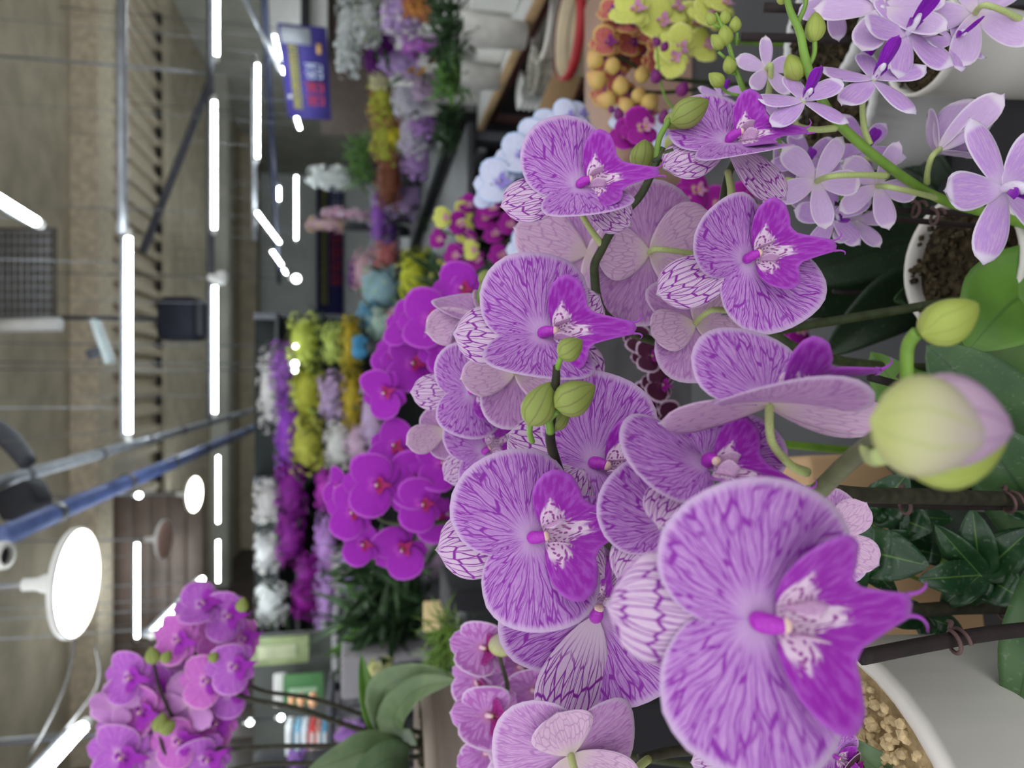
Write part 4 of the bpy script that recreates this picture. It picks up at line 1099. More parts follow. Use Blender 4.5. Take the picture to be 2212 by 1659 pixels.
# counter with small goods at the left
cn = thing('sales_counter', P(760, 1560, 3.6), 'grey sales counter with a dark opening at the left of the hall', 'counter')
zt = P(735, 0, 3.6).z
MB().box((-1.9, 3.75, zt / 2), (1.5, .5, zt), bev=.01).build('body', flat('counter_grey', C(118, 116, 122), .6, .3, .1, 5), cn)
MB().box((-1.9, 3.74, zt + .015), (1.56, .56, .03), bev=.006).build('top', flat('counter_top', C(146, 146, 150), .45, .4, .06, 5), cn)
MB().box((-1.72, 3.49, zt - .3), (.3, .02, .34), bev=.004).build('opening', DARK, cn)
MB().box((-1.55, 3.49, zt - .3), (.04, .03, .5), bev=.004).build('frame', STEELG, cn)
MB().box((-1.93, 3.49, zt - .3), (.04, .03, .5), bev=.004).build('frame', STEELG, cn)
def goods(name, c, px, d, dep, m, label, cat, bev=.006, extra=None, zb=None):
    p = P(c[0], c[1], d); hh = px[0] / F * d; z0_ = p.z - hh / 2 if zb is None else zb
    t = thing(name, Vector((p.x, p.y, z0_)), label, cat)
    MB().box((p.x, p.y, (p.z + hh / 2 + z0_) / 2), (px[1] / F * d, dep, p.z + hh / 2 - z0_), bev=bev).build('body', m, t)
    if extra: MB().box(p + Vector((0, -dep / 2 - .004, 0)), (px[1] / F * d * extra[1], .008, px[0] / F * d * extra[0]), bev=.002).build(extra[2], extra[3], t)
    return t
GZ = P(1, 0, 3.0).z
GZ = P(713, 1592, 3.05).z
gs = thing('goods_shelf', Vector((-1.55, 3.02, 0)), 'dark little shelf holding the stacked packages and tan ornaments', 'shelf')
MB().box((-1.55, 3.02, GZ - .012), (.62, .3, .024), bev=.004).build('board', STEELD, gs)
for x in (-1.8, -1.3):
    for y in (2.9, 3.14): MB().box((x, y, (GZ - .024) / 2), (.03, .03, GZ - .024)).build('leg', STEELD, gs)
hb = P(545, 0, 3.6).z
MB().box((-1.72, 3.84, hb / 2), (.86, .04, hb), bev=.006).build('back_board', flat('board_dim', C(70, 74, 70), .5, .3, .3, 3), cn)
OLIVE = flat('olive_panel', C(142, 156, 112), .4, .4, .25, 6)
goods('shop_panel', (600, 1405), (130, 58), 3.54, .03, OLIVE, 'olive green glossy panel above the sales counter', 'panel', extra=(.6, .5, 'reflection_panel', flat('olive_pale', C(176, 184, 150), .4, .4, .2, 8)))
goods('green_sign', (655, 1488), (84, 66), 3.5, .02, flat('sign_green', C(70, 118, 70), .5, .4, .15, 8), 'green sign board above the sales counter', 'sign', extra=(.7, .16, 'white_strip', flat('strip_pale', C(150, 180, 150), .5)))
goods('white_card', (605, 1490), (26, 70), 3.53, .03, OFFW, 'white card above the green sign board', 'card')
goods('dark_canister', (590, 1668), (90, 70), 3.0, .16, DARK, 'dark canister low at the left of the counter', 'canister', .03, zb=GZ)
for i, (x, col, l) in enumerate([(626, (226, 232, 236), 'white slim package'), (645, (120, 170, 200), 'light blue slim package'), (660, (206, 216, 226), 'pale slim package'), (676, (196, 60, 66), 'red slim package'), (690, (170, 120, 110), 'tan slim package'), (703, (70, 140, 176), 'blue slim package')]):
    goods('package', (650, 1592 - 0), (1, 1), 3.05, .01, OFFW, l, 'package') if False else None
    p = P(x, 1592, 3.05)
    o = MB().box(p, (.13, .1, .026), bev=.004)
    t = thing('package', p - Vector((0, 0, .013)), l + ' in the little stack behind the dark orchid stalks', 'package', 'stacked packages on the counter')
    o.build('carton', flat('carton_%d' % i, C(*col), .5, .3, .06, 8), t)
    MB().box(p + Vector((0, -.052, 0)), (.09, .006, .012), bev=.001).build('label_strip', OFFW, t)
for i, (x, y, r) in enumerate([(676, 1511, .032), (650, 1511, .026), (630, 1511, .021)]):
    mb = MB(); M = Matrix.Translation(P(x, y, 2.9)); mb.lathe([(max(.001, r * sin(pi * k / 10)), -r * .62 * cos(pi * k / 10)) for k in range(11)], M, 18)
    o = mb.build('stone_ornament', flat('knob_tan', C(222, 170, 130), .45, .4, .1, 20)); tag(o, ['lowest and largest of the stacked tan round stones', 'middle one of the stacked tan round stones', 'topmost and smallest of the stacked tan round stones'][i], 'ornament')
goods('cream_board', (965, 1330), (100, 66), 2.4, .02, flat('board_cream', C(206, 184, 138), .6, .2, .1, 6), 'cream board standing behind the feathery fern', 'board', zb=.622)
goods('grey_cabinet', (800, 1440), (120, 90), 2.9, .2, flat('crate_grey', C(128, 126, 132), .6, .3, .12, 6), 'grey cabinet behind the upright bright leaf', 'cabinet', .01, zb=.0)
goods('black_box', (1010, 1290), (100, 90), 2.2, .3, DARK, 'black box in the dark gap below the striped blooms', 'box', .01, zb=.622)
bunch((822, 1450), (44, 40), 2.0, [(226, 226, 170), (214, 220, 140)], 'small cream green flowers behind the upright bright leaf', 26, .016, leafy=4, name='cream_flowers', sup=.62)
bunch((760, 1590), (60, 60), 2.4, [(176, 120, 210), (190, 150, 220)], 'violet flowers low behind the dark orchid stalks', 36, .016, leafy=4, name='violet_flowers', sup=.62)
bunch((640, 1640), (30, 40), 2.4, [(176, 130, 220)], 'tiny violet flowers at the lower counter edge', 20, .014, leafy=4, name='violet_flowers', sup=.62)

# ------------------------------------------------------------------ the bench in front of the lens and the pots on it
BENCH_Z = .74
bt = thing('display_bench', Vector((0, .75, 0)), 'dark grey display bench carrying the nearest orchid pots', 'bench')
MB().box((.05, .72, BENCH_Z - .02), (2.4, 1.3, .04), bev=.005).build('top', flat('bench_grey', C(56, 56, 60), .6, .3, .2, 6), bt)
for x in (-1.0, 1.1):
    for y in (.2, 1.3):
        MB().box((x, y, (BENCH_Z - .04) / 2), (.05, .05, BENCH_Z - .04), bev=.004).build('leg', STEELD, bt)
ls = thing('low_stand', Vector((-.6, 2.05, 0)), 'low stand under a dark cloth behind the nearest bench', 'stand')
MB().box((-.6, 2.05, .3), (2.1, 1.15, .6), bev=.02).build('body', DARK, ls)
MB().box((-.6, 2.05, .61), (2.16, 1.2, .02), bev=.006).build('cloth', flat('cloth_dark', C(58, 56, 60), .8, .15, .2, 9), ls)
MOSS = flat('moss_brown', C(62, 54, 40), .95, .1, .5, 90)
PEB = flat('pebble_tan', C(198, 176, 134), .75, .2, .22, 160)
def vase(c, d, R, label, soil=MOSS, m=WPOT, taper=.78, ribs=0, fill=.02, zb=BENCH_Z, name='plant_pot'):
    p = P(c[0], c[1], d)
    return pot(c, d, R, max(.06, p.z - zb), label, m, taper, soil, .012, 40, ribs, name, fill)

# ------------------------------------------------------------------ the big striped orchids
def plant(name, base, label, cat='orchid', group=None):
    return thing(name, P(*base), label, cat, group)

# 1: arching spike at the upper right of the group
A1 = plant('striped_orchid', (2120, 640, .62), 'striped lilac moth orchid whose dark arching stalk ends in two ribbed green buds')
stem(A1, [(2120, 640, .62), (1760, 700, .60), (1480, 745, .56), (1318, 690, .52), (1284, 590, .50), (1302, 535, .485), (1340, 470, .475), (1385, 420, .47), (1418, 350, .47), (1432, 320, .47)], [.0042, .004, .0036, .0034, .0032, .0030, .0029, .0028, .0026, .0022], STEM_D)
stem(A1, [(1418, 345, .47), (1424, 300, .468), (1447, 258, .465)], [.002, .0019, .0018], STEM_G, 'bud_stalk')
stem(A1, [(1412, 352, .47), (1440, 332, .468), (1455, 326, .467)], [.0026, .0024, .0018], STEM_D, 'tip')
bud(A1, (1490, 241), .462, 96, 30, BUD_G, .34)
bud(A1, (1462, 258), .47, 60, 20, BUD_G, .36)
bud(A1, (1388, 335), .49, 70, 80, BUD_G, .42)
flower(A1, 'striped', (1252, 402), .452, 148, 186, (.06, .28), seed=1, ped=(1305, 535, .485), o=dict(tu=10, tl=32, pu=72, pl=94, su=1.05, plip=182, tlip=26, lip=1.08, pd=-8, sd=1.18))
flower(A1, 'striped', (1172, 722), .455, 182, 178, (.02, .22), seed=2, ped=(1318, 690, .52), o=dict(tu=6, tl=40, pu=78, pl=84, plip=178, tlip=28, lip=1.02, pd=0, sd=1.06))
flower(A1, 'striped', (1268, 548), .55, 165, 160, (.1, .15), True, seed=3, o=dict(nolip=1))

# 2: right hand spike
A2 = plant('striped_orchid', (2200, 800, .66), 'striped lilac moth orchid turned upward beside the small pale lilac orchid')
stem(A2, [(2200, 800, .66), (1900, 790, .60), (1770, 768, .56), (1690, 735, .53), (1600, 650, .52), (1560, 530, .51), (1560, 460, .505), (1572, 380, .50), (1600, 330, .5)], [.0044, .0042, .004, .0037, .0034, .0032, .003, .0028, .0026], STEM_D)
stem(A2, [(1568, 470, .505), (1580, 420, .49), (1572, 370, .475)], [.0026, .0028, .0022], PEDI, 'pedicel')
flower(A2, 'striped', (1574, 306), .462, 152, 186, (.04, .52), seed=4, o=dict(tu=-2, tl=28, pu=72, pl=96, ps2=128, plip=186, tlip=22, lip=1.02, pd=-12, ss=1.15, ts=-10))
flower(A2, 'striped', (1612, 562), .448, 158, 198, (.02, .2), seed=0, ped=(1690, 735, .53), o=dict(tu=28, tl=2, pu=66, pl=114, su=.94, sl=1.12, plip=193, tlip=22, lip=1.12, pd=-2, sd=1.3, ss=1.12, ps2=140))
flower(A2, 'striped', (1402, 546), .515, 162, 182, (-.12, .05), True, seed=1, ped=(1560, 560, .52), o=dict(nolip=1, pu=68, pl=90, pd=0, sd=.75, ps1=150, ps2=150, tu=8, tl=2, ss=.95))
flower(A2, 'striped', (1500, 700), .49, 132, 196, (-.25, -.3), True, seed=2, ped=(1640, 700, .53), o=dict(nolip=1, pu=62, pl=92, sd=.9))
bud(A2, (1468, 305), .49, 72, 30, BUD_P, .4)
bud(A2, (1392, 330), .5, 54, 60, BUD_G, .45)

# 3: nearest spike with the huge bloom and the two pale buds
A3 = plant('striped_orchid', (2290, 1240, .52), 'nearest striped lilac moth orchid with one huge bloom and two pale swelling buds')
stem(A3, [(2290, 1080, .56), (2120, 1076, .52), (1990, 1072, .47), (1880, 1070, .44), (1800, 1062, .42)], [.0058, .0056, .0054, .005, .0045], STALK, 'stalk')
stem(A3, [(1768, 1062, .36), (1820, 1010, .32), (1872, 965, .27), (1900, 940, .24)], [.0046, .0042, .0036, .003], flat('stem_olive', C(104, 110, 76), .5, .3, .2, 90))
stem(A3, [(1872, 968, .262), (1884, 988, .25), (1905, 985, .235)], [.0026, .003, .0032], PEDI, 'bud_stalk')
stem(A3, [(1960, 835, .305), (1958, 790, .30), (1962, 745, .295), (1982, 718, .29)], [.0028, .0028, .0027, .0028], STEM_L, 'bud_stalk')
stem(A3, [(1960, 835, .305), (1940, 900, .29), (1900, 940, .25)], [.0026, .003, .003], STEM_L, 'bud_stalk')
bud(A3, (2052, 690), .285, 142, 28, BUD_Y, .37, name='green_bud')
bud(A3, (2066, 958), .212, 235, 22, BUD_Y, .40, ny=.1, name='outer_sepal')
bud(A3, (2058, 914), .203, 236, -8, bud_mat('bud_mauve', C(196, 170, 184), C(176, 142, 176), C(150, 112, 150)), .455, ny=.2, name='inner_petal')
BIGB = bud(A3, (2004, 926), .198, 232, -10, BUD_P, .50, ny=.3, name='opening_bud'); BIGB['label'] = 'largest bud, pale yellow green opening to white and mauve'
flower(A3, 'striped', (1634, 1336), .262, 318, 183, (.03, .0), seed=3, ped=(1790, 1200, .36), o=dict(tu=6, tl=6, pu=93, pl=87, plip=181, tlip=4, lip=1.1, pd=6, sd=1.0, wd=1.08, ss=.9, ps1=125, ps2=125), vary=False)
flower(A3, 'striped', (1662, 868), .335, 205, 180, (.03, .975), True, seed=0, ped=(1742, 1020, .36), o=dict(tu=56, tl=-7, pu=74, pl=103, sl=1.15, su=1.08, plip=176, tlip=30, lip=1.15, pd=0, td=-5, ts=-4, twd=16, tws=-22, ss=1.25, sd=1.15, ps1=172, ps2=177))
flower(A3, 'striped', (1526, 1004), .345, 205, 120, (.03, .82), seed=4, ped=(1760, 1055, .37), o=dict(tu=2, tl=14, pu=58, pl=66, plip=126, tlip=12, sd=.45, ps1=80, ps2=122, ss=.95, lip=1.0))
flower(A3, 'striped', (1796, 1160), .40, 110, 190, (.25, -.1), True, seed=1, ped=(1760, 1075, .38), o=dict(nolip=1))
flower(A3, 'striped', (1450, 1130), .355, 170, 225, (.1, .3), seed=2, o=dict(nolip=1, pd=0))

# 4: middle spike with the green bud trio
A4 = plant('striped_orchid', (2260, 1330, .60), 'striped lilac moth orchid with a trio of smooth green buds before its upper blooms')
stem(A4, [(2260, 1312, .60), (2090, 1312, .57), (1990, 1318, .54), (1800, 1330, .5), (1560, 1330, .47), (1380, 1230, .44), (1240, 1080, .42), (1194, 975, .40), (1190, 910, .385), (1200, 830, .37), (1202, 790, .365)], [.0056, .0056, .0052, .005, .0046, .0040, .0034, .003, .0028, .0024, .0018], STALK, 'stalk', 10)
bud(A4, (1232, 752), .36, 64, 35, BUD_G, .44, stalk=[(1198, 815, .37), (1204, 795, .365), (1212, 772, .36)])
bud(A4, (1166, 872), .372, 108, 62, BUD_G, .36, stalk=[(1150, 955, .385), (1144, 935, .38), (1146, 915, .375)])
bud(A4, (1242, 856), .366, 100, 28, BUD_G, .42, stalk=[(1190, 935, .385), (1186, 905, .38), (1204, 886, .372)], sr=.0024)
bud(A4, (1206, 900), .39, 70, 50, BUD_G, .38)
flower(A4, 'striped', (1150, 1160), .395, 202, 190, (.05, .12), seed=3, ped=(1240, 1080, .43), o=dict(tu=6, tl=16, pu=70, pl=92, plip=178, tlip=22, lip=1.16, pd=2, sd=1.05, sl=.97))
flower(A4, 'striped', (1282, 1002), .442, 200, 158, (.0, .3), seed=0, ped=(1330, 1180, .46), o=dict(tu=4, tl=44, pu=78, pl=100, plip=170, tlip=20, pd=-2, lip=.9))
flower(A4, 'striped', (1286, 1328), .43, 206, 258, (-.06, -.05), seed=1, ped=(1430, 1485, .45), o=dict(tu=4, tl=10, pu=80, pl=54, pd=6, sd=1.32, zd=.05, td=8, ps1=36, ss=1.0, lip=.5))
flower(A4, 'striped', (1300, 1210), .47, 170, 180, (.0, .1), seed=2, ped=(1430, 1250, .47), o=dict(tlip=20, lip=1.0))
bud(A4, (1205, 1185), .42, 40, 30, BUD_G, .3)

# 5: farther spike at the left
A5 = plant('striped_orchid', (2200, 1000, .78), 'farther striped lilac moth orchid whose tip bud is half open and creamy')
stem(A5, [(2200, 1000, .78), (1700, 960, .72), (1300, 900, .66), (1110, 860, .62), (1050, 770, .6), (1030, 690, .6), (1046, 600, .6), (1050, 590, .6)], [.0045, .0042, .0036, .0032, .003, .0028, .0024, .002], STEM_G)
flower(A5, 'striped', (1018, 846), .55, 108, 184, (.03, .1), seed=1, ped=(1110, 860, .62), o=dict(plip=192, tlip=18, pd=4, sd=1.22, tl=14))
flower(A5, 'striped', (1046, 976), .565, 104, 214, (.02, .15), seed=2, ped=(1120, 900, .64), o=dict(plip=184, tlip=18, pu=96, pl=70))
flower(A5, 'striped', (1112, 806), .52, 120, 190, (-.1, -.35), True, seed=0, ped=(1110, 860, .6), o=dict(nolip=1))
flower(A5, 'striped', (962, 930), .63, 86, 200, (-.3, -.2), True, seed=4, ped=(1110, 880, .64), o=dict(nolip=1, su=.75, sl=.75, sd=1.1))
fl = flower(A5, 'striped', (1040, 688), .585, 118, 190, (-.62, -.35), True, seed=3, o=dict(nolip=1, tu=34, tl=34, td=30, sd=1.1, ts=30))
bud(A5, (1048, 600), .6, 36, 60, BUD_G, .4)

# 6: the low bloom at the foot of the picture
A6 = plant('striped_orchid', (2250, 1640, .55), 'striped lilac moth orchid low down, showing the pale backs of its petals')
stem(A6, [(2250, 1690, .55), (1900, 1668, .5), (1700, 1640, .48), (1500, 1620, .46), (1380, 1640, .44)], [.0046, .0044, .004, .0036, .003], STALK, 'stalk')
flower(A6, 'striped', (1232, 1628), .395, 172, 108, (-.2, .15), True, seed=2, ped=(1400, 1640, .44), o=dict(nolip=1, pu=60, pl=108, sd=.7, wd=1.1, ss=1.0))
flower(A6, 'striped', (1640, 1628), .37, 150, 185, (.2, -.1), seed=1, o=dict(nolip=1))

# stakes and ties
TIES = []
def stake(pts, label, r=.0026):
    t = thing('plant_stake', P(*pts[0]), label, 'stake')
    MB().tube([P(*p) for p in pts], r, 8).build('rod', STAKE, t)
    return t
def tie(root, c, d, r=.0065):
    M = Matrix.Translation(P(c[0], c[1], d)) @ RV.to_track_quat('Z', 'Y').to_matrix().to_4x4()
    mb = MB()
    mb.tube([M @ Vector((r * cos(a * .6), r * sin(a * .6) * 1.3, .0006 * a)) for a in range(14)], .0013, 6, sub=2)
    mb.tube([M @ Vector((r, 0, 0)), M @ Vector((r * 1.4, -r * .6, .004)), M @ Vector((r * 1.2, -r * 1.6, .006))], [.0013, .0016, .001], 6)
    mb.build('tie', TIE, root)
s = stake([(2300, 1092, .56), (2060, 1090, .525), (1860, 1082, .49)], 'dark stake tied beneath the thick stalk below the huge pale bud', .004)
tie(s, (1945, 1085, ), .48, .0075); tie(s, (2170, 1084), .53, .0075)
s = stake([(2300, 1352, .45), (2140, 1368, .44), (2000, 1392, .43), (1860, 1420, .42)], 'dark knobbly stake crossing the white pebble pot', .0048)
tie(s, (2050, 1384), .433, .007); tie(s, (2160, 1318), .58, .008)
s = stake([(2240, 905, .6), (2060, 862, .56), (1880, 815, .5)], 'dark stake slanting behind the bright green leaf', .003)
tie(s, (1940, 832), .5, .006)
s = stake([(2260, 470, .62), (1960, 455, .58), (1800, 440, .56)], 'dark stake tied to the small lilac orchid stalk', .0026)
tie(s, (1970, 452), .57, .006); tie(s, (2010, 468), .585, .006)
stake([(2260, 500, .66), (1990, 478, .62), (1850, 462, .6)], 'second dark stake under the small lilac orchid stalk', .0026)
stake([(2260, 22, .72), (1960, 24, .72), (1650, 16, .74)], 'dark stake lying across the top right corner before the white pots', .005)
stake([(1960, 92, .76), (1780, 84, .76), (1600, 80, .78)], 'dark stake between the two white ribbed pots', .005)
stake([(1800, 628, .8), (1980, 640, .8), (2100, 648, .8)], 'dark stake in the shade of the big leaves', .003)

# ------------------------------------------------------------------ small pale lilac orchid at the upper right
LO = plant('lilac_orchid', (2330, 520, .62), 'small pale lilac orchid with star shaped blooms on a bright green stalk')
stem(LO, [(2330, 520, .62), (2140, 462, .57), (2060, 440, .545), (1990, 408, .53), (1900, 345, .51), (1830, 285, .495), (1790, 240, .485), (1755, 175, .475), (1738, 120, .47), (1728, 70, .468), (1706, 20, .465), (1696, -30, .462)], [.0042, .0040, .0038, .0036, .0034, .0033, .0032, .0030, .0028, .0025, .0022, .002], STEM_L)
def lf(c, d, L, A, n, back=False, seed=0, ped=None, **o): return flower(LO, 'lilac', c, d, L, A, n, back, seed, ped, o)
lf((1736, 216), .462, 112, 96, (.04, .62), seed=0, ped=(1806, 276, .492), ps1=128, ps2=128, pu=66, pl=84, tlip=70)
lf((1888, 170), .48, 130, 80, (.1, .66), seed=1, ped=(1878, 312, .505), pu=70, pl=84, tlip=70)
lf((1656, 150), .52, 78, 90, (-.1, -.05), True, seed=2, ped=(1660, 205, .53))
lf((1905, 20), .50, 150, 100, (.1, -.3), True, seed=0, pu=60, pl=90)
lf((1960, 72), .49, 130, 250, (.1, .25), seed=1)
lf((2105, 30), .50, 140, 110, (.15, .1), True, seed=2, ped=(2230, 60, .5))
lf((2060, 85), .5, 90, 130, (.2, .5), seed=0)
lf((1800, 2), .53, 90, 60, (.0, .2), True, seed=1)
flower(LO, 'lilac', (2168, 408), .47, 172, 118, (.1, .05), False, 2, None, dict(pu=66, pl=68, ps1=140, ps2=140, tlip=40))
lf((1763, 392), .505, 112, 60, (-.1, .1), True, seed=0, ped=(1915, 380, .515), pu=72, pl=62)
lf((1895, 402), .53, 100, 70, (.05, .3), True, seed=1, ped=(2040, 432, .545), pu=70, pl=80)
lf((1868, 318), .54, 96, 45, (.1, .4), seed=2, ped=(1905, 345, .52))
lf((1800, 468), .56, 92, 100, (-.05, -.1), seed=1)
lf((1850, 478), .57, 80, 80, (.05, -.2), True, seed=0)
lf((1690, 392), .58, 90, 95, (-.1, .1), True, seed=2, ped=(1740, 400, .56))
lf((1680, 260), .56, 70, 110, (.0, .3), seed=1)
lf((1745, 345), .57, 84, 40, (.0, .25), seed=0)
lf((1560, 205), .60, 60, 95, (.0, .6), seed=2)
# half closed bloom hanging from the stalk
e = flower(LO, 'lilac', (2030, 322), .50, 165, 48, (.70, .60), True, 1, (2002, 395, .53), dict(nolip=1, tu=68, tl=68, td=62, ts=64, pu=60, pl=60, ps1=130, ps2=130), vary=False)
e['label'] = 'half closed pale bloom'
for c, d, L, a, w, st in [((1760, 58), .47, 66, 88, .34, [(1742, 150, .475), (1758, 120, .472), (1760, 90, .47)]), ((1714, 146), .478, 62, 110, .4, [(1738, 195, .48), (1728, 185, .48), (1722, 175, .478)]), ((1690, -10), .47, 40, 90, .36, None)]:
    bud(LO, c, d, L, a, BUD_Y, w, stalk=st)
stem(LO, [(1738, 100, .47), (1722, 60, .47), (1740, 10, .47), (1738, -30, .47)], [.0018, .0016, .0015, .0014], STEM_L, 'bud_stalk')
L2 = plant('lilac_orchid', (1900, 470, .68), 'thin green bud spray standing beside the yellow orchid')
stem(L2, [(1900, 470, .68), (1760, 400, .6), (1660, 280, .55), (1610, 200, .53), (1590, 150, .525), (1572, 90, .52), (1556, 50, .52), (1546, 28, .52)], [.0034, .003, .0026, .0022, .0018, .0016, .0014, .001], STEM_L)
for c, L, a, st in [((1566, 76), 46, 95, None), ((1549, 90), 40, 130, [(1566, 125, .52), (1552, 112, .52)]), ((1534, 40), 32, 120, [(1556, 60, .52), (1540, 52, .52)]), ((1566, 36), 34, 85, [(1560, 62, .52), (1565, 50, .52)]), ((1588, 52), 36, 85, [(1592, 98, .525), (1592, 70, .52)]), ((1547, 172), 42, 140, [(1596, 206, .53), (1572, 200, .53), (1556, 186, .525)]), ((1575, 140), 40, 100, [(1590, 160, .525), (1580, 158, .525)]), ((1614, 214), 44, 30, None)]:
    bud(L2, c, .52, L, a, BUD_Y, .38, stalk=st, sr=.0011)

# ------------------------------------------------------------------ rose orchid group low at the left
RO = plant('rose_orchid', (1900, 1700, .8), 'small rose lilac orchid with wine red throats beside the grey pot')
stem(RO, [(1900, 1700, .8), (1400, 1640, .76), (1140, 1590, .72), (1095, 1530, .70), (1096, 1480, .69), (1082, 1430, .68), (1075, 1400, .68)], [.004, .0036, .003, .0026, .0022, .0018, .0014], STEM_D)
bud(RO, (1082, 1390), .675, 56, 70, BUD_P, .5)
for i, (c, d, L, a, n) in enumerate([((1040, 1398), .69, 72, 170, (-.1, .3)), ((1052, 1545), .68, 82, 175, (.0, .35)), ((1150, 1490), .72, 78, 180, (.05, .1)), ((1030, 1470), .73, 60, 150, (-.4, -.1)), ((1160, 1560), .70, 62, 185, (.1, .2)), ((1048, 1625), .70, 66, 200, (.0, .1)), ((1120, 1440), .75, 66, 165, (.1, .2))]):
    flower(RO, 'rose', c, d, L, a, n, seed=i, o=dict(tu=36, tl=36, td=22, tlip=34))
flower(RO, 'rose', (1120, 1640), .68, 76, 150, (-.2, -.2), True, seed=1, o=dict(nolip=1))

# ------------------------------------------------------------------ orchids of other colours farther back
MO = plant('magenta_orchid', (1500, 1000, 1.1), 'deep magenta moth orchid arching over the left side of the group')
stem(MO, [(1500, 1140, 1.1), (1150, 1122, 1.05), (1000, 1126, 1.02), (890, 1132, 1.0), (820, 1120, 1.0), (800, 1060, 1.0)], [.004, .004, .0038, .0034, .003, .002], STEM_D)
stem(MO, [(1500, 1000, 1.15), (1100, 900, 1.1), (930, 820, 1.05), (900, 740, 1.05), (940, 640, 1.05), (1020, 590, 1.05)], [.004, .004, .0036, .003, .0026, .002], STEM_D)
for i, (c, L, a, n) in enumerate([((806, 1046), 72, 178, (-.05, .0)), ((892, 1036), 66, 180, (.1, .05)), ((756, 1104), 62, 172, (-.25, .0)), ((780, 1172), 52, 165, (-.2, -.1)), ((862, 1190), 66, 215, (.0, -.2)), ((905, 1088), 62, 180, (.1, -.1)), ((946, 1000), 64, 185, (.2, .1)), ((846, 962), 60, 160, (-.2, .4)), ((884, 784), 66, 172, (.0, .1)), ((842, 760), 50, 150, (-.4, .2)), ((920, 690), 70, 180, (-.1, .2)), ((990, 624), 62, 175, (-.1, .25)), ((870, 700), 54, 160, (-.45, .3)), ((936, 1120), 56, 190, (.2, -.2)), ((726, 1050), 44, 150, (-.6, .1)), ((956, 760), 54, 190, (.3, .0)), ((826, 850), 58, 200, (-.3, -.2)), ((1010, 640), 50, 190, (.3, .0))]):
    flower(MO, 'magenta', c, .98 + .012 * (i % 5), L, a, n, seed=i, o=dict())
for c, L, a in [((1046, 598), 36, 60)]: bud(MO, c, 1.04, L, a, BUD_G, .42)
def under_pot(root, base, sup, r=.055):
    p = P(*base)
    mb = MB(); h = p.z - sup + .02
    mb.lathe([(.001, 0), (r * .8, 0), (r, h - .01), (r * 1.05, h - .008), (r * 1.05, h), (r * .92, h), (r * .9, h - .02), (.001, h - .02)], Matrix.Translation((p.x, p.y, sup)), 24)
    mb.build('pot', BUCKET, root)
under_pot(MO, (1500, 1140, 1.1), BENCH_Z)
BO = plant('icy_blue_orchid', (1500, 520, 1.3), 'icy blue and white moth orchid in a row running up behind the topmost striped bloom')
stem(BO, [(1500, 520, 1.3), (1300, 430, 1.25), (1180, 400, 1.22), (1100, 390, 1.2), (1060, 400, 1.18)], [.004, .004, .0035, .003, .002], STEM_D)
stem(BO, [(1300, 430, 1.25), (1260, 300, 1.25), (1245, 250, 1.25)], [.0035, .003, .002], STEM_D)
for i, (c, L, a, n) in enumerate([((1072, 394), 52, 178, (-.1, .1)), ((1118, 336), 50, 180, (.0, .2)), ((1148, 296), 46, 175, (-.2, .3)), ((1180, 272), 42, 180, (-.1, .4)), ((1222, 254), 40, 178, (.0, .2)), ((1252, 246), 32, 180, (.2, .4)), ((1176, 330), 44, 185, (.1, .0)), ((1120, 396), 46, 190, (.1, -.1)), ((1216, 300), 42, 185, (.2, .1)), ((1050, 418), 34, 150, (-.5, .0)), ((1140, 440), 42, 200, (.2, -.2))]):
    flower(BO, 'blue', c, 1.18 + .01 * (i % 4), L, a, n, seed=i)
B2 = plant('icy_blue_orchid', (1600, 600, 1.4), 'pale blue orchid bloom low behind the backs of two striped blooms')
stem(B2, [(1600, 600, 1.4), (1300, 560, 1.3), (1150, 540, 1.25)], [.004, .0036, .002], STEM_D)
flower(B2, 'blue', (1136, 536), 1.2, 46, 180, (-.2, .1), seed=1); flower(B2, 'blue', (1160, 570), 1.22, 40, 190, (.0, -.2), seed=2)
OO = plant('orange_orchid', (1750, 230, 1.25), 'orange and yellow edged moth orchid before the tan planter')
stem(OO, [(1750, 190, 1.25), (1560, 180, 1.2), (1420, 165, 1.15), (1350, 130, 1.12), (1300, 110, 1.12)], [.004, .0038, .0034, .003, .002], STEM_D)
stem(OO, [(1560, 185, 1.2), (1430, 200, 1.16), (1340, 190, 1.14), (1300, 180, 1.13)], [.0034, .003, .0024, .002], STEM_D)
for i, (c, L, a, n) in enumerate([((1308, 92), 38, 180, (-.1, .1)), ((1330, 46), 36, 150, (-.3, .3)), ((1360, 92), 36, 180, (.1, .0)), ((1400, 70), 42, 170, (.0, .2)), ((1388, 118), 42, 185, (.1, -.1)), ((1432, 90), 38, 200, (.2, .0)), ((1356, 50), 40, 175, (.0, .3)), ((1424, 40), 36, 180, (.1, .4)), ((1300, 130), 34, 190, (-.4, .0)), ((1340, 130), 34, 190, (.0, -.2)), ((1316, 24), 30, 180, (-.3, .2)), ((1420, 132), 36, 180, (.2, -.2)), ((1330, 170), 34, 190, (-.3, -.1)), ((1302, 200), 32, 180, (-.4, -.2)), ((1352, 205), 32, 200, (-.2, -.2)), ((1392, 240), 40, 160, (.0, .6))]):
    flower(OO, 'orange', c, 1.1 + .012 * (i % 5), L, a, n, seed=i, single=True)
for i, (c, L, a) in enumerate([((1284, 128), 34, 120), ((1322, 140), 32, 100), ((1286, 172), 36, 140), ((1340, 184), 34, 90), ((1308, 216), 34, 170), ((1350, 228), 32, 120), ((1386, 160), 30, 80), ((1380, 205), 30, 60), ((1404, 220), 34, 40)]):
    bud(OO, c, 1.1, L * 1.35, a, BUD_O, .42)
YO = plant('yellow_orchid', (1800, 60, 1.15), 'yellow green moth orchid in the top row beside the orange one')
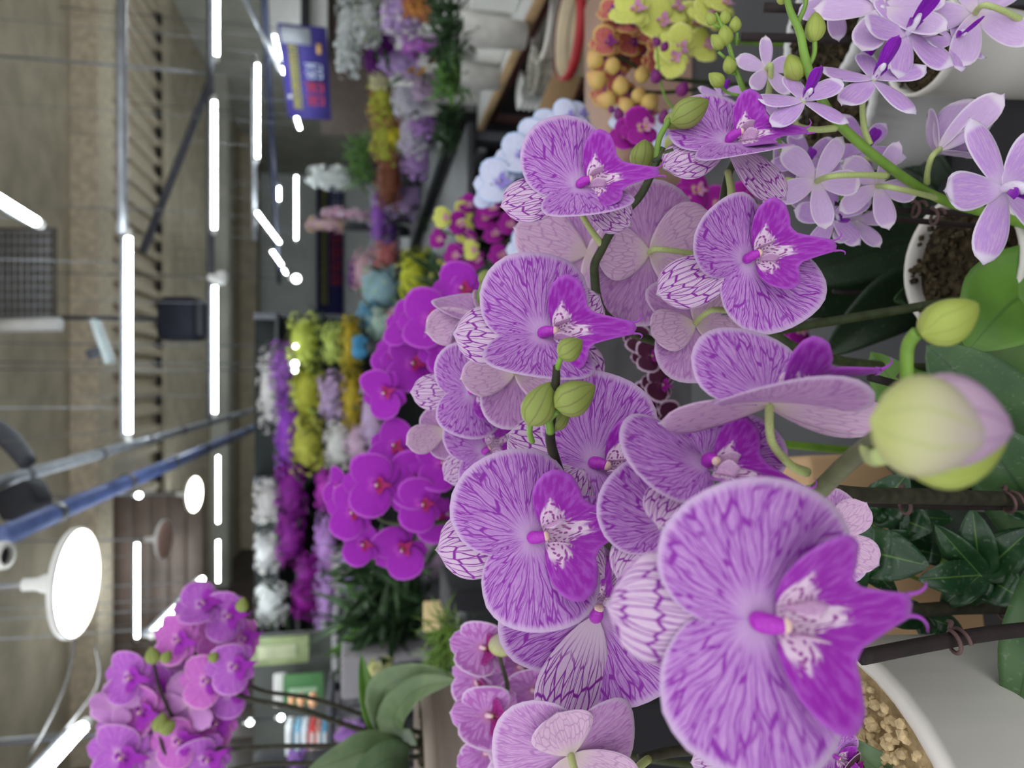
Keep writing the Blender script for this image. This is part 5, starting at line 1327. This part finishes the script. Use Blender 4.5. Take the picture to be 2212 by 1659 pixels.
stem(YO, [(1800, 100, 1.15), (1600, 90, 1.1), (1510, 70, 1.06), (1440, 40, 1.05), (1360, 20, 1.05)], [.004, .0036, .003, .0026, .002], STEM_G)
for i, (c, L, a, n) in enumerate([((1364, 22), 52, 180, (-.2, .3)), ((1420, 44), 50, 170, (.0, .0)), ((1452, 18), 48, 190, (.1, .2)), ((1496, 52), 48, 180, (.1, .1)), ((1462, 98), 44, 150, (-.1, -.2)), ((1530, 30), 46, 175, (.2, .2)), ((1520, 100), 40, 200, (.2, .0)), ((1404, 8), 44, 185, (-.1, .4)), ((1450, 130), 40, 210, (-.3, -.3)), ((1560, 6), 40, 180, (.2, .3))]):
    flower(YO, 'yellow', c, 1.0 + .012 * (i % 4), L, a, n, seed=i, single=True)
PB = plant('purple_bud_spray', (1560, 330, 1.05), 'thin spray of small purple buds crossing the orange orchid')
stem(PB, [(1560, 330, 1.0), (1460, 240, .98), (1430, 190, .97), (1420, 110, .96), (1424, 75, .96)], [.002, .0018, .0016, .0014, .001], STEM_G)
for c, L, a in [((1416, 164), 34, 100), ((1474, 192), 36, 60), ((1434, 252), 34, 80), ((1336, 246), 30, 100), ((1418, 90), 24, 120), ((1436, 100), 24, 60), ((1320, 236), 18, 110)]:
    bud(PB, c, .96, L, a, BUD_M, .4)
BI = plant('bicolour_orchid', (1560, 520, .95), 'vivid purple orchid glimpsed behind the topmost striped bloom and its neighbours')
stem(BI, [(1560, 520, .95), (1420, 420, .92), (1390, 300, .9), (1380, 270, .9)], [.003, .003, .0026, .002], STEM_D)
for i, (c, L, a, n) in enumerate([((1384, 276), 46, 190, (.0, .1)), ((1350, 292), 36, 170, (-.2, .0)), ((1500, 410), 44, 180, (.1, .0)), ((1546, 440), 40, 170, (.0, .2)), ((1610, 460), 44, 185, (.1, .0)), ((1655, 400), 46, 180, (.2, .1)), ((1480, 440), 36, 190, (-.1, .0)), ((1230, 455), 40, 180, (-.1, -.1)), ((1340, 455), 36, 180, (.0, -.2)), ((1725, 715), 34, 180, (.0, .2)), ((1600, 425), 34, 160, (-.2, .2))]):
    flower(BI, 'bicolour', c, .88 + .01 * (i % 4), L, a, n, seed=i, single=True)
for i, (c, L) in enumerate([((1440, 290), 46), ((1350, 262), 36), ((1470, 270), 40)]):
    flower(BO, 'blue', c, 1.1, L, 180, (.0, .2), seed=i)
B3 = plant('bicolour_orchid', (1300, 560, 1.8), 'purple and yellow dwarf orchid in the gap at the left of the topmost striped bloom')
stem(B3, [(1300, 560, 1.8), (1120, 530, 1.75), (1000, 510, 1.7), (950, 500, 1.7)], [.003, .003, .0026, .002], STEM_D)
under_pot(B3, (1300, 560, 1.8), .62)
for i, (c, L, a, k) in enumerate([((956, 470), 24, 180, 'yellow'), ((990, 482), 26, 170, 'bicolour'), ((1012, 520), 26, 190, 'bicolour'), ((1046, 470), 28, 180, 'bicolour'), ((980, 552), 26, 175, 'bicolour'), ((1026, 560), 24, 180, 'bicolour'), ((1066, 506), 26, 190, 'bicolour'), ((946, 516), 22, 160, 'bicolour'), ((1080, 552), 28, 180, 'bicolour'), ((1098, 484), 26, 170, 'bicolour'), ((1004, 500), 28, 180, 'yellow'), ((1002, 456), 24, 200, 'yellow'), ((1018, 540), 22, 180, 'yellow'), ((1060, 450), 26, 180, 'bicolour'), ((972, 590), 26, 180, 'yellow'), ((1010, 440), 22, 150, 'bicolour')]):
    flower(B3, k, c, 1.68 + .01 * (i % 4), L, a, (random.uniform(-.3, .3), random.uniform(-.2, .4)), seed=i, single=True)
PKO = plant('pink_orchid', (1010, 1600, 1.15), 'bright pink moth orchid spraying up from the grey pot at the left')
stem(PKO, [(1010, 1610, 1.15), (830, 1590, 1.13), (640, 1530, 1.1), (540, 1510, 1.09), (460, 1480, 1.08), (440, 1440, 1.08), (400, 1380, 1.07)], [.0045, .0042, .0038, .0034, .003, .0026, .002], STALK, 'stalk')
stem(PKO, [(1010, 1616, 1.15), (820, 1612, 1.12), (600, 1612, 1.1), (470, 1618, 1.08), (400, 1590, 1.07), (350, 1500, 1.06), (330, 1420, 1.06)], [.0045, .0042, .0036, .0032, .0028, .0024, .0018], STALK, 'stalk')
stem(PKO, [(1010, 1606, 1.17), (860, 1570, 1.16), (680, 1510, 1.15), (560, 1490, 1.14), (500, 1440, 1.13), (510, 1370, 1.13), (524, 1320, 1.13)], [.0045, .004, .0034, .003, .0026, .0022, .0016], STALK, 'stalk')
stem(PKO, [(1010, 1622, 1.16), (760, 1648, 1.12), (560, 1650, 1.1), (420, 1680, 1.08), (360, 1630, 1.06), (345, 1590, 1.06)], [.0045, .004, .0034, .003, .0024, .0018], STALK, 'stalk')
for i, (c, L, a, n, bk) in enumerate([((275, 1462), 48, 175, (-.1, .2), 0), ((380, 1380), 46, 170, (-.1, .1), 0), ((430, 1306), 46, 185, (.1, .7), 0), ((486, 1330), 46, 180, (.1, .1), 0), ((470, 1376), 50, 180, (.1, .0), 0), ((400, 1432), 58, 178, (.05, .1), 0), ((500, 1440), 48, 185, (.2, .0), 0), ((300, 1530), 56, 160, (-.2, .0), 0), ((410, 1520), 60, 180, (.0, .0), 1), ((340, 1490), 46, 190, (-.2, .2), 0), ((460, 1560), 50, 190, (.2, -.1), 0), ((262, 1566), 58, 190, (-.2, .3), 0), ((255, 1630), 62, 170, (.0, .0), 0), ((380, 1600), 50, 185, (.1, .0), 0), ((440, 1640), 52, 200, (.2, -.2), 0), ((320, 1640), 50, 170, (.0, .2), 1), ((520, 1380), 40, 190, (.4, .0), 0), ((360, 1440), 44, 180, (.0, .2), 1), ((250, 1520), 46, 150, (-.4, .1), 1), ((440, 1470), 48, 180, (.1, .1), 0), ((330, 1570), 44, 180, (.0, .1), 0), ((490, 1500), 44, 200, (.3, -.2), 0)]):
    flower(PKO, 'pinklilac' if i % 3 != 1 else 'pink', c, 1.05 + .012 * (i % 6), L * 1.2, a, n, bool(bk), seed=i, o=dict(nolip=1) if bk else dict())
for c, L, a in [((348, 1560), 44, 75), ((362, 1570), 40, 30), ((330, 1415), 40, 100), ((524, 1306), 34, 80), ((360, 1418), 30, 60), ((462, 1418), 28, 60)]:
    bud(PKO, c, 1.04, L, a, BUD_G, .42)
pot((905, 1660), 1.13, .128, P(905, 1660, 1.13).z - 1.06, '', flat('pot_ash', C(150, 138, 126), .7, .25, .16, 5, stretch=(1, 1, 6)), .86, MOSS, .02, 44, 0, 'plant_pot', .02, root=PKO)
st = thing('pot_stand', Vector((P(905, 1660, 1.13).x, P(905, 1660, 1.13).y, 0)), 'small dark stand under the ash grey pot', 'stand')
sp = P(905, 1660, 1.13)
MB().box((sp.x, sp.y, 1.05), (.3, .3, .02), bev=.004).build('top', DARK, st)
MB().box((sp.x, sp.y, .6), (.27, .27, .86), bev=.01).build('body', DARK, st)
for sx in (-.12, .12):
    for sy in (-.12, .12): MB().box((sp.x + sx, sp.y + sy, .085), (.03, .03, .17)).build('leg', STEELD, st)
leaf(PKO, [(838, 1600, 1.1), (800, 1530, 1.08), (780, 1412, 1.08)], .028, LEAF_B, .5)
leaf(PKO, [(850, 1590, 1.12), (826, 1500, 1.06), (880, 1462, 1.03), (960, 1450, 1.0)], .052, LEAF_P, .3, 10)
leaf(PKO, [(880, 1610, 1.12), (850, 1550, 1.06), (900, 1490, 1.0), (985, 1470, .96)], .048, LEAF_P, .3, -20)
leaf(PKO, [(860, 1630, 1.1), (800, 1620, 1.06), (740, 1640, 1.04), (660, 1670, 1.02)], .055, LEAF_P, .3)
leaf(PKO, [(880, 1640, 1.1), (840, 1640, 1.04), (790, 1670, 1.0), (740, 1700, .98)], .05, LEAF_G, .3)
leaf(PKO, [(860, 1610, 1.16), (820, 1590, 1.2), (830, 1530, 1.22), (880, 1480, 1.24)], .05, LEAF_D, .3)
DKO = plant('maroon_orchid', (1640, 980, .85), 'dark maroon orchid with pale rims in the gap between striped blooms')
stem(DKO, [(1640, 980, .85), (1520, 920, .8), (1430, 860, .76), (1400, 800, .75)], [.003, .003, .0026, .002], STEM_D)
for i, (c, L, a, n) in enumerate([((1402, 770), 40, 180, (.0, .2)), ((1424, 830), 42, 170, (.1, .0)), ((1396, 860), 40, 185, (-.1, .1)), ((1446, 900), 38, 175, (.1, .0)), ((1448, 960), 34, 190, (.0, -.1)), ((1380, 735), 36, 160, (-.1, .3))]):
    flower(DKO, 'maroon', c, .73 + .01 * (i % 4), L, a, n, seed=i, single=True)
VO = plant('violet_orchid', (2050, 1700, .55), 'small violet rimmed orchid peeping out under the huge bloom')
stem(VO, [(2050, 1720, .55), (1900, 1690, .5), (1820, 1660, .47)], [.003, .0028, .002], STEM_G)
for i, (c, L, a, n) in enumerate([((1800, 1632), 66, 150, (.1, .3)), ((1740, 1660), 60, 180, (.1, .2)), ((1845, 1660), 44, 200, (.3, .1))]):
    flower(VO, 'maroon' if i == 2 else 'striped', c, .45, L, a, n, seed=i, o=dict(tu=24, tl=24))

# ------------------------------------------------------------------ leaves and pots at the right
FP = plant('broad_leaved_orchid', (2080, 560, .84), 'dark broad leaved orchid plant shaded behind the right hand blooms')
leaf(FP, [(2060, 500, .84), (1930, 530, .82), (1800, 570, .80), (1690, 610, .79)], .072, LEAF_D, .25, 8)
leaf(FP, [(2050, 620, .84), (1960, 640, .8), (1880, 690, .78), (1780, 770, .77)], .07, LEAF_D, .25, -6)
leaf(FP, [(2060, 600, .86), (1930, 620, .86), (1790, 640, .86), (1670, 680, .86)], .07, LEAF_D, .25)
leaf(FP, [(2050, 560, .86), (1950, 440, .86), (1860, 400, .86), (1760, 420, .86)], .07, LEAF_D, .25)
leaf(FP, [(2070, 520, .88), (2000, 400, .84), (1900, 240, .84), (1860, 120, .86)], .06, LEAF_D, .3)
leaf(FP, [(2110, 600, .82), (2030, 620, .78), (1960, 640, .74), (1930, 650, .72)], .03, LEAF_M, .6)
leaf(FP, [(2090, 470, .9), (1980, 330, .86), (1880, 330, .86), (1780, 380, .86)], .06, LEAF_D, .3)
FP2 = plant('broad_leaved_orchid', (2260, 900, .62), 'bright broad leaved orchid plant at the right hand edge with a grey green leaf')
leaf(FP2, [(2290, 900, .62), (2240, 780, .6), (2180, 680, .6), (2120, 600, .62)][::1], .11, LEAF_B, .12, 10)
leaf(FP2, [(2300, 640, .62), (2210, 640, .6), (2150, 690, .58), (2090, 760, .57)], .085, LEAF_B, .2)
leaf(FP2, [(2290, 1120, .62), (2210, 980, .58), (2100, 840, .56), (2000, 745, .55)], .078, LEAF_M, .18, 6)
leaf(FP2, [(2260, 960, .66), (2100, 900, .62), (1960, 850, .60), (1880, 760, .6)], .06, LEAF_B, .3)
leaf(FP2, [(2290, 1180, .60), (2220, 1080, .56), (2150, 980, .55), (2090, 930, .55)], .06, LEAF_M, .2)
FP3 = plant('broad_leaved_orchid', (2260, 1560, .5), 'broad leaved orchid plant hanging a leaf over the white pebble pot')
leaf(FP3, [(2330, 1250, .5), (2290, 1320, .47), (2225, 1420, .46), (2190, 1575, .47)], .06, LEAF_M, .15, 6, tip=3, basew=.6)
leaf(FP3, [(2320, 1500, .5), (2250, 1560, .47), (2190, 1640, .46), (2180, 1720, .46)], .05, LEAF_G, .3)
leaf(FP3, [(2080, 1760, .5), (1980, 1720, .47), (1880, 1650, .46), (1830, 1590, .46)], .03, LEAF_G, .5)
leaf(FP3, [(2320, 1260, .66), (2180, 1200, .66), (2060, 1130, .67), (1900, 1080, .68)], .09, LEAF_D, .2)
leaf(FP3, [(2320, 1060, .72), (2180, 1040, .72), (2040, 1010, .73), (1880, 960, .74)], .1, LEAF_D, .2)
SPECK, _nt = new_mat('speckled_pot')
_tc = nd(_nt, 'ShaderNodeTexCoord'); _vo = nd(_nt, 'ShaderNodeTexVoronoi', i_Scale=130.0); _nt.links.new(_tc.outputs['Object'], _vo.inputs['Vector'])
finish(_nt, mix(_nt, sstep(_nt, _vo.outputs['Distance'], .3, .42), C(26, 26, 28), C(136, 136, 138)), .5, .3)
vase((1806, 1772), .50, .125, 'white pot filled with tan pebbles at the lower right', PEB, WPOT, .8, 0, .012)
vase((2066, 572), .66, .066, 'white pot of dark moss beside the star shaped lilac bloom', MOSS, WPOT, .8, 0, .012)
vase((1985, 100), .68, .044, 'white pot of dark moss below the topmost lilac blooms', MOSS, WPOT, .86, 0, .012)
vase((1770, 60), .80, .07, 'white ribbed pot at the top right beyond the moss pot', MOSS, OFFW, .9, 40, .012)
vase((1790, 230), .82, .07, 'white ribbed pot behind the small lilac orchid stalk', MOSS, OFFW, .9, 40, .012)
vase((2120, 60), .80, .075, 'white pot behind the topmost lilac blooms at the right hand corner', MOSS, WPOT, .9, 0, .012)
vase((2105, 985), .66, .05, 'grey pot with black speckles half hidden by the huge pale bud', MOSS, SPECK, .8, 0, .012)
vase((2010, 700), .9, .06, 'grey pot hidden in shade between the broad leaves', MOSS, flat('pot_shade_grey', C(120, 122, 126), .5, .3, .1, 10), .8, 0, .012)
t = thing('wooden_block', P(2050, 1290, .72), 'pale tan wooden block behind the dark green leaflets', 'block')
MB().box(P(2000, 1300, .82), (.34, .1, .34), Matrix.Rotation(radians(8), 3, 'Z'), bev=.006).build('block', flat('plank_tan', C(206, 170, 130), .65, .2, .12, 8), t)

# umbrella-leaved pot plant
SH = plant('umbrella_plant', (2200, 1300, .62), 'umbrella plant with whorls of glossy dark green leaflets')
def whorl(c, d, items, ps=None):
    for (tx, ty, dd, w) in items:
        mx, my = c[0] * .45 + tx * .55, c[1] * .45 + ty * .55
        leaf(SH, [(c[0], c[1], d), (c[0] * .72 + tx * .28, c[1] * .72 + ty * .28, d - .004), (mx, my, (d + dd) / 2 - .008), (tx, ty, dd)], 1.4 * w / F * d, LEAF_S, .22, random.uniform(-18, 18), 'leaflet', 12, 6, tip=1.3, basew=.12, th=.0008)
    if ps: stem(SH, [(c[0], c[1], d)] + ps, [.0016] * (len(ps) + 1), STEM_G, 'leaf_stalk')
whorl((2118, 1242), .56, [(2100, 1096, .55, 52), (2230, 1140, .55, 66), (2018, 1132, .55, 44), (1982, 1252, .545, 52), (2030, 1312, .56, 44), (2098, 1310, .565, 40), (2215, 1296, .54, 66)], [(2140, 1300, .58), (2200, 1320, .62)])
whorl((1880, 1125), .60, [(1960, 1022, .57, 64), (1850, 1080, .61, 40), (1838, 1140, .6, 34), (1916, 1060, .62, 34)], [(1960, 1180, .62), (2120, 1260, .63)])
whorl((1926, 1112), .60, [(2014, 1148, .57, 62), (1985, 1100, .61, 34), (2060, 1122, .6, 40)], None)
whorl((1830, 1180), .56, [(2008, 1222, .535, 78), (1900, 1260, .55, 40), (1860, 1290, .56, 44), (1940, 1286, .57, 40)], [(1980, 1250, .58), (2150, 1300, .62)])
whorl((1990, 1330), .58, [(2042, 1440, .56, 30), (1940, 1300, .58, 34), (1900, 1330, .57, 40), (2080, 1360, .58, 36)], None)
whorl((1990, 1190), .59, [(1905, 1150, .575, 46), (1930, 1215, .58, 40), (2035, 1200, .59, 40), (1960, 1090, .59, 42)], [(2100, 1240, .62)])
whorl((2230, 1100), .58, [(2168, 1104, .57, 34), (2150, 1050, .6, 30)], None)
whorl((1940, 960), .62, [(1870, 900, .62, 44), (1900, 1000, .6, 40), (1980, 1000, .6, 40), (1850, 960, .62, 36)], [(2040, 1040, .64)])
